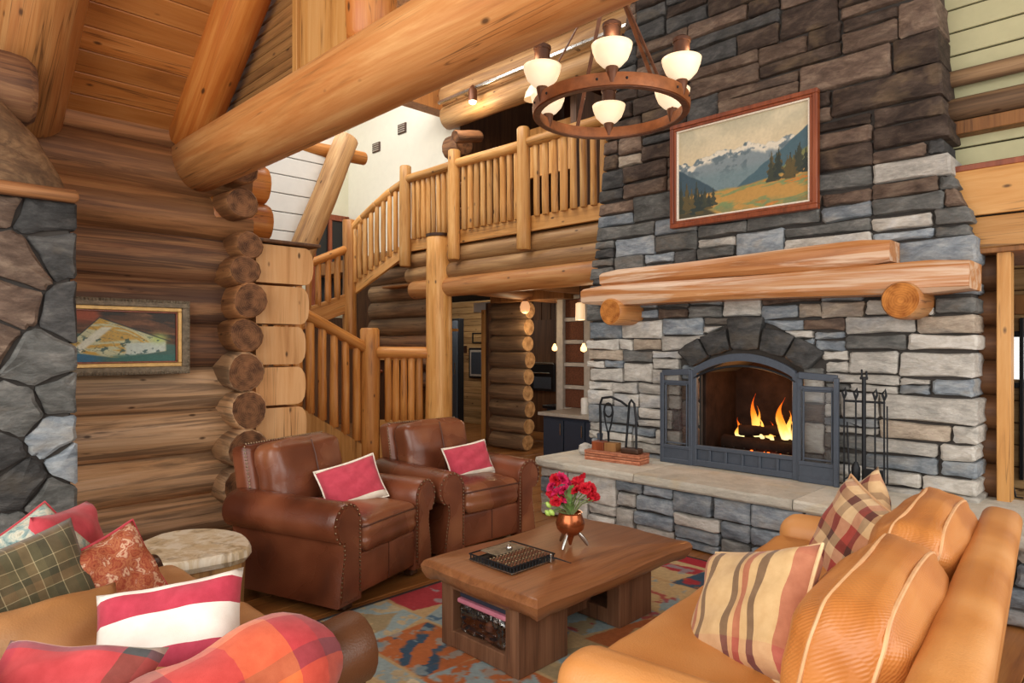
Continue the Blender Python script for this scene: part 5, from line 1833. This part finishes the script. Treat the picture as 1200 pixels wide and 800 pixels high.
armchair('brown leather armchair farther back, close to the hearth, with red cushion', (-3.95, 3.31, .012), R(-1))

# ---- tan orange leather sofa on the right
S1 = R(185.5)
so = thing('leather_sofa', 'tan orange leather sofa with loose back cushions on the right', 'sofa', (-.90, 2.56, .012), S1)
place('base', rbox(.90, 2.02, .30, .03, 5), 'leather_orange', so, (0, 0, .24))
for s in (1, -1):
    place('arm', rbox(.90, .21, .58, .085, 6, (.0, 0, .01)), 'leather_orange', so, (.035, s * 1.0, .31))
place('back', rbox(.15, 2.14, .72, .05, 6), 'leather_orange', so, (-.42, 0, .41), Quaternion((0, 1, 0), R(-7)))
for i, y in enumerate((-.45, .45)):
    cu = place('seat_cushion', rbox(.74, .89, .17, .05, 6, (0, 0, .02), .003, i), 'leather_orange', so, (.12, y, .43))
    place('piping', tube([(.355, -.41, .05), (.362, 0, .055), (.355, .41, .05)], .005, 6), 'piping_orange', cu, (0, 0, 0))
for i, y in enumerate((-.45, .46)):
    cu = place('back_cushion', rbox(.25, .88, .42, .10, 9, (.045, .0, .035), .004, 3 + i), 'leather_orange_weave', so, (-.225, y, .635), Quaternion((0, 1, 0), R(-13)))
    for xx in (-.09, .09):
        loop = [(xx, -.46, -.17), (xx, -.47, 0), (xx, -.44, .17), (xx, -.36, .24), (xx, 0, .30), (xx, .36, .24), (xx, .44, .17), (xx, .47, 0), (xx, .46, -.17)]
        place('piping', tube(snap(cu.data, loop), .006, 6), 'piping_orange', cu, (0, 0, 0))
for (x, y) in ((.38, .95), (.38, -.95), (-.4, .95), (-.4, -.95)):
    place('leg', boxm(.07, .07, .09, .008), 'darkwood', so, (x, y, .045))

# ---- brown leather loveseat at the near left
lv = thing('brown_loveseat', 'brown leather loveseat heaped with pillows at the near left', 'loveseat', (-2.50, .57, .012), R(95))
# local +X faces the fireplace (+Y), local +Y is -X in the room
place('base', rbox(.92, 1.30, .28, .03, 5), 'leather_near', lv, (0, 0, .22))
me, prof = rolled_arm(-.46, .50, -.70, -1, .06, .655, .11, .17)
for v_ in me.vertices:      # the arm dips towards the back
    v_.co.z -= max(0, .5 - v_.co.x) * .10 * max(0, v_.co.z - .3) / .35
place('arm', me, 'leather_near', lv, (0, 0, 0))
me, prof = rolled_arm(-.46, .46, .66, 1, .06, .56, .09, .15)
place('arm', me, 'leather_dark', lv, (0, 0, 0), None, 'dark brown leather arm')
place('back', rbox(.15, 1.36, .62, .05, 5), 'leather_near', lv, (-.42, 0, .42), Quaternion((0, 1, 0), R(-9)))
for i, y in enumerate((-.31, .31)):
    place('seat_cushion', rbox(.78, .61, .19, .06, 6, (.02, 0, .03), .004, i), 'leather_tan', lv, (.12, y, .43))
for (x, y) in ((.38, .6), (.38, -.62), (-.38, .6), (-.38, -.62)):
    place('leg', boxm(.07, .07, .08, .008), 'darkwood', lv, (x, y, .04))

# plaid blanket folded over the near arm
V, F, UV = [], [], []
prof = []
ax, zc, rr = 0.0, .565, .142
prof += [(ax - .17, .44), (ax - .155, .50)]
for i in range(13):
    a = R(165) - R(195) * i / 12
    prof.append((ax + .01 + (rr + .012) * math.cos(a), zc + (rr + .002) * math.sin(a)))
prof += [(ax + .14, .40), (ax + .145, .28), (ax + .15, .16)]
ys = [-.50 + .85 * i / 26 for i in range(27)]
for side in (0, 1):
    for j, y in enumerate(ys):
        for i, (x, z) in enumerate(prof):
            end = max(0, (j - 22) / 4)
            wv = .006 * math.sin(y * 17 + i * .9) + .004 * math.sin(y * 31 - i * .5)
            cx_, cz_ = ax, zc - .05
            d = Vector((x - cx_, z - cz_)).normalized()
            k = (wv + (.022 if side else 0)) - .05 * end ** 2 * (1 if i < 16 else .4)
            drop = max(0, .5 - y) * .10 * max(0, z - .3) / .35
            V.append((y + (.012 * math.sin(i * .7) if j == 26 else 0), -.715 - (x + d.x * k), z + d.y * k - drop + .018 * math.exp(-((y - .25) / .2) ** 2)))
            UV.append((j / 26 * 1.0, i / (len(prof) - 1)))
n = len(prof); m = len(ys)
off = n * m
for j in range(m - 1):
    for i in range(n - 1):
        a = j * n + i
        F.append((a, a + 1, a + n + 1, a + n))
        F.append((off + a, off + a + n, off + a + n + 1, off + a + 1))
for j in range(m - 1):
    for i in (0, n - 1):
        a = j * n + i
        F.append((a, a + n, off + a + n, off + a) if i == 0 else (a + n, a, off + a, off + a + n))
for i in range(n - 1):
    F.append((i + 1, i, off + i, off + i + 1))
    a = (m - 1) * n + i
    F.append((a, a + 1, off + a + 1, off + a))
bl = ob('plaid_blanket', mesh(V, F, 60, None, UV), 'plaid_blanket', None, (-2.50, .57, .012), Quaternion((0, 0, 1), R(95)))
tag(bl, 'red and orange plaid blanket draped over the near loveseat arm', 'blanket')

# ---- throw pillows
throw('red_cushion', 'red cushion with cream bands on the nearer armchair', 'cushion', 'red_cushion', (-3.72, 2.27, .615), (.80, -.28, .42), .40, .30, .13, roll=R(-14), piping='cream', seed=1)
throw('red_cushion', 'red cushion with cream bands on the farther armchair', 'cushion', 'red_cushion', (-3.84, 3.37, .615), (.88, -.15, .42), .40, .27, .13, roll=R(-6), piping='cream', seed=2)
throw('plaid_pillow', 'red and tan plaid pillow at the far end of the orange sofa', 'pillow', 'plaid_tan', (-.97, 3.03, .66), (-.62, -.72, .34), .45, .45, .17, roll=R(14), piping='stripe_tan', seed=3)
throw('plaid_pillow', 'second plaid pillow, only its corner showing behind the first', 'pillow', 'plaid_tan', (-1.02, 3.30, .66), (-.75, -.60, .30), .42, .42, .15, roll=R(38), seed=4)
throw('striped_pillow', 'tan pillow with red and black stripes on the orange sofa', 'pillow', 'stripe_tan', (-.97, 2.06, .645), (-.50, -.72, .50), .52, .42, .18, roll=R(-22), piping='plaid_tan', seed=5)
throw('red_pillow', 'plain red pillow at the back of the loveseat by the pillar', 'pillow', 'red_plain', (-3.05, .62, .69), (.55, .75, .30), .40, .36, .14, roll=R(5), seed=6)
throw('plaid_green_pillow', 'olive plaid pillow with a teal back beside the red pillow', 'pillow', 'plaid_green', (-2.76, .42, .635), (.90, .05, .42), .44, .42, .18, roll=R(-14), seed=7, back='teal')
throw('teal_pillow', 'teal and cream patterned pillow tucked behind the olive plaid one', 'pillow', 'teal', (-2.92, .48, .68), (.72, .1, .62), .42, .40, .14, roll=R(-30), piping='red_plain', seed=17)
throw('paisley_pillow', 'rust paisley pillow with a pointed top corner on the loveseat', 'pillow', 'paisley', (-2.79, .70, .615), (.85, .20, .38), .33, .36, .15, roll=R(-16), piping='red_plain', seed=8)
throw('leather_pillow', 'tan leather pillow lying in front of the paisley one', 'pillow', 'leather_tan', (-2.46, .42, .56), (.70, .20, .70), .54, .34, .16, roll=R(4), seed=9)
throw('striped_wide_pillow', 'pillow with wide red and white stripes leaning by the blanket', 'pillow', 'stripe_red_white', (-2.20, .70, .605), (.62, -.45, .60), .34, .44, .16, up=(0, .05, 1), roll=R(78), seed=10)
throw('red_patched_pillow', 'red pillow with navy and olive patches in the near corner', 'pillow', 'red_patch', (-1.97, .36, .60), (.45, -.35, .82), .42, .34, .14, roll=R(6), seed=11)

# ---- coffee table with thick slab top
tz = .012
ct = thing('coffee_table', 'low rustic coffee table with a thick live-edge slab top', 'table', (-2.27, 2.66, tz))
x0, x1, y0, y1 = -2.68, -1.88, 2.03, 3.27
V, F = [], []
N = 40
rg = random.Random(9)
ringpts = []
def per(t):
    L = [(x0, y0), (x1, y0), (x1, y1), (x0, y1)]
    k = int(t * 4) % 4
    f = t * 4 - int(t * 4)
    a, b = L[k], L[(k + 1) % 4]
    return Vector((a[0] + (b[0] - a[0]) * f, a[1] + (b[1] - a[1]) * f))
M = 48
cen = Vector((-2.265, 2.665))
levels = [(.325, -.055), (.335, -.03), (.37, -.004), (.40, .004), (.422, -.012), (.43, -.03)]
P1, P2 = rg.uniform(0, 6), rg.uniform(0, 6)
for (z, o_) in levels:
    for k in range(M):
        p = per(k / M)
        d = Vector((0, 0))
        kk = k % 12
        side = k // 12
        nrm_ = [Vector((0, -1)), Vector((1, 0)), Vector((0, 1)), Vector((-1, 0))][side]
        if kk == 0:
            nrm_ = (nrm_ + [Vector((-1, 0)), Vector((0, -1)), Vector((1, 0)), Vector((0, 1))][side]) * .75
        w = .006 * math.sin(k * .9 + P1 + z * 20) + .003 * math.sin(k * 2.1 + P2)
        p = p + nrm_ * (o_ + w)
        V.append((p.x, z + .004 * math.sin(k * .7), p.y))
V.append((cen.x, .43, cen.y)); V.append((cen.x, .325, cen.y))
for i in range(len(levels) - 1):
    for k in range(M):
        k2 = (k + 1) % M
        F.append((i * M + k, i * M + k2, (i + 1) * M + k2, (i + 1) * M + k))
for k in range(M):
    F.append(((len(levels) - 1) * M + k, (len(levels) - 1) * M + (k + 1) % M, len(V) - 2))
    F.append(((k + 1) % M, k, len(V) - 1))
# grain along the room's Y: store with local Z = world Y
V2 = [(p[0] + 2.27, -(p[1]), p[2] - 2.66) for p in V]
ob('slab_top', mesh(V2, [f for f in F], 35), 'slab_top', ct, (-2.27, 2.66, 0), Quaternion((1, 0, 0), R(-90)))
# leg boxes: near one open at the front with a cubby
def legbox(ya, yb):
    xa, xb = -2.60, -2.06
    g = ob('leg', join([xf(box(.085, yb - ya, .33), (xa + .0425, (ya + yb) / 2, .165)), xf(box(.085, yb - ya, .33), (xb - .0425, (ya + yb) / 2, .165)),
        xf(box(xb - xa - .16, yb - ya, .04), ((xa + xb) / 2, (ya + yb) / 2, .308)), xf(box(xb - xa - .16, yb - ya, .08), ((xa + xb) / 2, (ya + yb) / 2, .045))], 30), 'slab_leg', ct, (0, 0, tz))
    bx('cubby_back', (xa + .1, yb - .03, tz + .09), (xb - .1, yb - .01, tz + .28), 'darkwood', ct)
legbox(2.10, 2.44)
legbox(2.86, 3.16)
bx('stretcher', (-2.36, 2.4, .06), (-2.28, 2.9, .16), 'slab_leg', ct)
# things in the cubby
bk_ = ob('navy_book', rbox(.33, .22, .03, .006, 3), 'book_navy', None, (-2.33, 2.24, tz + .266))
tag(bk_, 'flat navy book lying on the glassware bag inside the table', 'book')
bg = thing('glassware_bag', 'clear plastic bag of glasses with a pink edge inside the table', 'bag', (-2.33, 2.28, tz + .09))
ob('bag', rbox(.33, .20, .15, .03, 5, (.0, 0, 0), .004, 4), 'plastic_clear', bg, (-2.33, 2.22, tz + .158))
bx('pink_edge', (-2.50, 2.115, tz + .225), (-2.16, 2.165, tz + .248), 'pink', bg, .006)
for k in range(4):
    g = ob('wine_glass', lathe([(.022, 0), (.022, .004), (.004, .01), (.004, .05), (.02, .07), (.028, .10), (.024, .13)], 14, False), 'glass', bg, (-2.45 + .075 * k, 2.18, tz + .085), Quaternion((0, 1, 0), R(12 - 20 * (k % 2))))
    ob('wrapping', rbox(.05, .05, .05, .02, 3), 'crate' if k % 2 else 'bark', bg, (-2.44 + .075 * k, 2.22, tz + .112))

# ---- ornamental metal rack of beads on the table
rk = thing('beaded_metal_tray', 'dark openwork metal tray of beaded rods on the coffee table', 'tray', (-2.33, 2.33, .43))
rz = R(2)
q = Quaternion((0, 0, 1), rz)
W_, D_ = .30, .30
place('base', boxm(W_, D_, .006, .002), 'iron', rk, (0, 0, .004))
for (a, b) in (((-W_ / 2, -D_ / 2), (W_ / 2, -D_ / 2)), ((W_ / 2, -D_ / 2), (W_ / 2, D_ / 2)), ((-W_ / 2, -D_ / 2), (-W_ / 2, D_ / 2)), ((-W_ / 2, D_ / 2), (W_ / 2, D_ / 2))):
    for z in (.008, .036):
        place('rim', tube([(a[0], a[1], z), (b[0], b[1], z)], .004, 6), 'steel' if z < .02 else 'iron', rk, (0, 0, 0))
for k in range(14):
    x = -W_ / 2 + W_ * (k + .5) / 14
    place('picket', tube([(x, -D_ / 2, .006), (x, -D_ / 2, .036)], .004, 5), 'iron', rk, (0, 0, 0))
    place('picket', tube([(W_ / 2, -D_ / 2 + D_ * (k + .5) / 14, .006), (W_ / 2, -D_ / 2 + D_ * (k + .5) / 14, .036)], .004, 5), 'iron', rk, (0, 0, 0))
for k in range(9):
    x = -.02 + .018 * k
    rd = place('beaded_rod', tube([(x, -.14, .03), (x, .14, .03)], .0035, 5), 'steel', rk, (0, 0, 0))
    bd = [xf(spherevf(.0075, 6, 4), (x, -.13 + .26 * j / 11, .032)) for j in range(12)]
    stuff(ob('beads', join(bd), 'rust' if k % 3 else 'nail', rd, (0, 0, 0), None, False))
place('cover_plate', boxm(.12, .20, .006, .002), 'pewter', rk, (-.085, .02, .038))
place('knob', join([spherevf(.018, 12, 8)]), 'steel', rk, (-.04, .02, .052))
place('handle', tube([(.15, .10, .03), (.19, .115, .03), (.27, .135, .02)], [.006, .004, .002], 6), 'iron', rk, (0, 0, 0))
place('clasp', rbox(.014, .014, .045, .005, 3), 'steel', rk, (.165, .105, .028))

# ---- vase of carnations
vz = .432
fv = thing('copper_vase', 'round copper bowl vase on three silver feet holding carnations', 'vase', (-2.28, 2.72, vz))
place('bowl', lathe([(.012, .055), (.045, .065), (.072, .095), (.078, .125), (.066, .16), (.060, .175), (.064, .182), (.058, .182), (.054, .17), (.03, .15)], 28, True), 'copper', fv, (0, 0, 0))
place('foot_cone', lathe([(.006, .0), (.012, .02), (.022, .05), (.03, .068)], 14), 'copper', fv, (0, 0, .005))
for k in range(3):
    a = R(-75 + 120 * k)
    c, s = math.cos(a), math.sin(a)
    place('foot', tube([(.04 * c, .04 * s, .075), (.062 * c, .062 * s, .05), (.082 * c, .082 * s, .022), (.094 * c, .094 * s, .004)], [.010, .012, .010, .007], 8), 'steel', fv, (0, 0, 0))
bq = thing('carnations', 'red and pink carnations with green leaves standing in the copper vase', 'flowers', (-2.28, 2.72, vz + .15))
rv = Vector((.707, .707, 0))     # across the view
dv = Vector((-.707, .707, 0))
heads = [(-.10, .20, 0), (-.075, .235, .01), (-.045, .245, -.01), (-.02, .225, .02), (-.10, .155, -.02), (-.07, .175, -.03), (-.035, .19, -.03), (-.075, .13, -.02), (-.045, .145, .0), (-.10, .18, .03),
         (.04, .225, 0), (.065, .235, .02), (.03, .185, -.02), (.075, .195, -.02), (.11, .19, 0), (.10, .155, -.02), (.125, .14, .01), (.05, .205, .03)]
def carnation(r, seed):
    rg2 = random.Random(seed)
    V, F = [], []
    for L in range(5):
        m = 9
        rad = r * (1 - .17 * L)
        for k in range(m):
            a = 2 * math.pi * (k + .5 * (L % 2)) / m + rg2.uniform(-.1, .1)
            el = R(8 + 17 * L + rg2.uniform(-8, 8))
            d = Vector((math.cos(a) * math.cos(el), math.sin(a) * math.cos(el), math.sin(el)))
            sd_ = Vector((-math.sin(a), math.cos(a), 0))
            up_ = d.cross(sd_)
            b = len(V)
            w = rad * .48
            V += [Vector((0, 0, 0)), d * rad * .6 - sd_ * w, d * rad - sd_ * w * .55 + up_ * rad * .12, d * rad * .93 + up_ * rad * -.08, d * rad + sd_ * w * .55 + up_ * rad * .12, d * rad * .6 + sd_ * w]
            F += [(b, b + 1, b + 2, b + 3), (b, b + 3, b + 4, b + 5)]
    return mesh(V, F, 0)
for i, (a, z, d_) in enumerate(heads):
    p = rv * a + dv * d_ + Vector((0, 0, z - .035))
    f = place('flower_head', carnation(.034 + .004 * (i % 3), i), 'petal_pink' if i < 10 and i % 3 != 1 else 'petal_red', bq, p, Euler((.5 * d_ * 10 + .9, a * 5, i)))
    place('stem', tube([(0, 0, .0), p * .5 + Vector((0, 0, .02)), p - Vector((0, 0, .012))], .0035, 5), 'stem', bq, (0, 0, 0))
def leaf(L, w, bend):
    V, F = [], []
    n = 8
    for i in range(n + 1):
        t = i / n
        ww = w * math.sin(math.pi * min(.98, t * .94 + .05)) ** .8
        x = L * t
        z = L * bend * t * (1 - t) * 2 - L * bend * .4 * t * t
        V += [(x, -ww, z + .25 * ww), (x, 0, z), (x, ww, z + .25 * ww)]
    for i in range(n):
        for k in (0, 1):
            F.append((i * 3 + k, i * 3 + k + 1, (i + 1) * 3 + k + 1, (i + 1) * 3 + k))
    return mesh(V, F, 180)
for i, (yaw, pit, L, w) in enumerate(((-50, 40, .13, .022), (210, 35, .15, .026), (235, 5, .13, .022), (150, 55, .16, .016), (20, 60, .17, .016), (75, 70, .19, .018), (-100, 60, .15, .02), (225, 25, .17, .024), (100, 78, .20, .016))):
    place('leaf', leaf(L, w, .35), 'leaf', bq, (0, 0, .02), Quaternion((0, 0, 1), R(yaw)) @ Quaternion((0, 1, 0), R(-pit)))

for (a, z, d_) in ((-.115, .07, -.01), (-.10, .035, -.03), (-.12, .03, -.02)):
    p = rv * a + dv * d_ + Vector((0, 0, z))
    place('bud', lathe([(.004, -.018), (.013, -.006), (.014, .006), (.006, .02)], 10), 'bud', bq, p, Euler((.4, a * 6, 0)))
    place('stem', tube([(0, 0, .0), p * .5 + Vector((0, 0, .02)), p], .003, 5), 'stem', bq, (0, 0, 0))
# ---- slab stump tables
def stump(name, label, loc, rx, ry, h, rz_, slab=.07, top='stump_top'):
    t = thing(name, label, 'side table', loc, rz_)
    rg2 = random.Random(int(h * 1000))
    def outline(k, s):
        return [(rx * s * math.cos(a) * (1 + .08 * math.sin(3 * a + 1) + .05 * math.sin(5 * a)), ry * s * math.sin(a) * (1 + .07 * math.sin(2 * a + 2))) for a in [2 * math.pi * i / k for i in range(k)]]
    def stack(rings, k=26):
        V, F = [], []
        for (s, z) in rings:
            V += [(x, y, z) for (x, y) in outline(k, s)]
        for i in range(len(rings) - 1):
            for q_ in range(k):
                q2 = (q_ + 1) % k
                F.append((i * k + q_, i * k + q2, (i + 1) * k + q2, (i + 1) * k + q_))
        F.append(tuple(range(k))[::-1]); F.append(tuple((len(rings) - 1) * k + q_ for q_ in range(k)))
        return mesh(V, F, 35)
    place('trunk', stack([(.94, 0), (.90, h * .4), (.93, h - slab)]), 'stump', t, (0, 0, 0))
    place('slab_top', stack([(.97, h - slab), (1.03, h - slab * .6), (1.02, h - .012), (.99, h)]), top, t, (0, 0, 0))
    return t
stump('stump_side_table', 'pale-topped tree stump table between loveseat and log wall', (-3.62, 1.24, 0), .30, .30, .47, R(20))
stump('stump_stool', 'tree stump table squeezed between the two leather armchairs', (-3.93, 2.71, 0), .16, .06, .52, R(10), .05, 'stump')

# ---- rug
def rugfn(u, v):
    W, H = 2.45, 3.35
    x, y = u * W, v * H
    wob = .10 * (fbm(x * 3, y * 7, 50, 5) - .5)
    wob2 = .10 * (fbm(x * 7 + 9, y * 3, 51, 5) - .5)
    pal = np.array([hx(c) for c in ('A23C42', 'C4A678', '3A5878', '93A5A6', 'B0683F', 'CFC4A6', '8FA0A2', '9C8C6C', '40566A', 'BFA67C')])
    rs = np.random.RandomState(14)
    c = np.ones((len(u), 1)) * hx('B89C72')
    def patch(poly, colr, rag=1.0):
        m = np.ones(len(u))
        for i in range(len(poly)):
            p, q = poly[i], poly[(i + 1) % len(poly)]
            dx, dy = q[0] - p[0], q[1] - p[1]
            L = math.hypot(dx, dy)
            d = ((x + wob * rag - p[0]) * -dy + (y + wob2 * rag - p[1]) * dx) / L
            m = m * ss(d, -.004, .004)
        return m
    # quilt of slanted blocks, each with an inner figure in a second colour
    yy = 0.0
    row = 0
    while yy < H:
        hh = rs.uniform(.38, .58)
        xx = -rs.uniform(0, .3)
        while xx < W:
            ww = rs.uniform(.45, .85)
            k = rs.uniform(-.10, .10)
            quad = [(xx - k, yy), (xx + ww - k, yy + .02), (xx + ww + k, yy + hh), (xx + k, yy + hh - .02)]
            a = pal[rs.randint(len(pal))]
            m = patch(quad, a, .25)
            c = lay(c, m, a)
            kind = rs.randint(4)
            b_ = pal[rs.randint(len(pal))]
            if kind == 0:
                m2 = patch([(xx + .04, yy + .05), (xx + ww - .05, yy + .10), (xx + ww * .6, yy + hh - .05)], b_, .9)
            elif kind == 1:
                m2 = patch([(xx, yy + hh * .3), (xx + ww, yy + hh * .5), (xx + ww, yy + hh * .78), (xx, yy + hh * .55)], b_, 1.4)
            elif kind == 2:
                cx_, cy_ = xx + ww / 2, yy + hh / 2
                rr = np.sqrt(((x + wob * 1.5 - cx_) / ww) ** 2 + ((y + wob2 * 1.5 - cy_) / hh) ** 2)
                m2 = ss(.34 - rr, 0, .02) * (1 - .8 * ss(.16 - rr, 0, .02))
            else:
                m2 = (np.abs(np.sin((x - xx + wob * 2) * 16 + (y - yy) * 9)) > .72) * ss(fbm(x * 7, y * 9, 60 + row), .4, .5)
            c = lay(c, m * m2, b_)
            m3 = ss(fbm(x * 12 + row, y * 12, 70 + row), .63, .66)
            c = lay(c, m * m3 * .7, pal[rs.randint(len(pal))])
            xx += ww
        yy += hh
        row += 1
    d = np.minimum(np.minimum(x, W - x), np.minimum(y, H - y))
    far = ss(.16 - (H - y), 0, .01)
    c = lay(c, far, 'A2333A')
    c = lay(c, ss(.03 - d, 0, .008), '3E3A3A')
    return c * (.9 + .2 * fbm(x * 90, y * 90, 55))[:, None]
rgo = thing('area_rug', 'patchwork rug in red, blue and beige under the coffee table', 'rug', (-3.29, .85, 0))
ob('pile', grid_mesh(260, 340, 2.45, 3.35, rugfn), 'rug', rgo, (-3.29, .85, .012))
bx('backing', (-3.29, .85, 0), (-.84, 4.20, .0115), 'cork', rgo, .002)

# ---- groups of alike things
GROUPS = {'leather_armchair': 'leather armchairs facing the coffee table', 'red_cushion': 'red cushions on the armchairs',
          'log_rafter': 'log rafters of the roof', 'plaid_pillow': 'plaid pillows on the orange sofa', 'firewood_log': 'burning logs on the grate',
          'flame': 'flames of the log fire', 'hanging_bulb': 'small bulbs hanging in the kitchen', 'pendant_lamp': 'pendant lamps below the balcony',
          'wall_vent': 'vents in the white upper wall'}
for o in bpy.data.objects:
    k = o.name.split('.')[0]
    if o.parent is None and k in GROUPS:
        o['group'] = GROUPS[k]
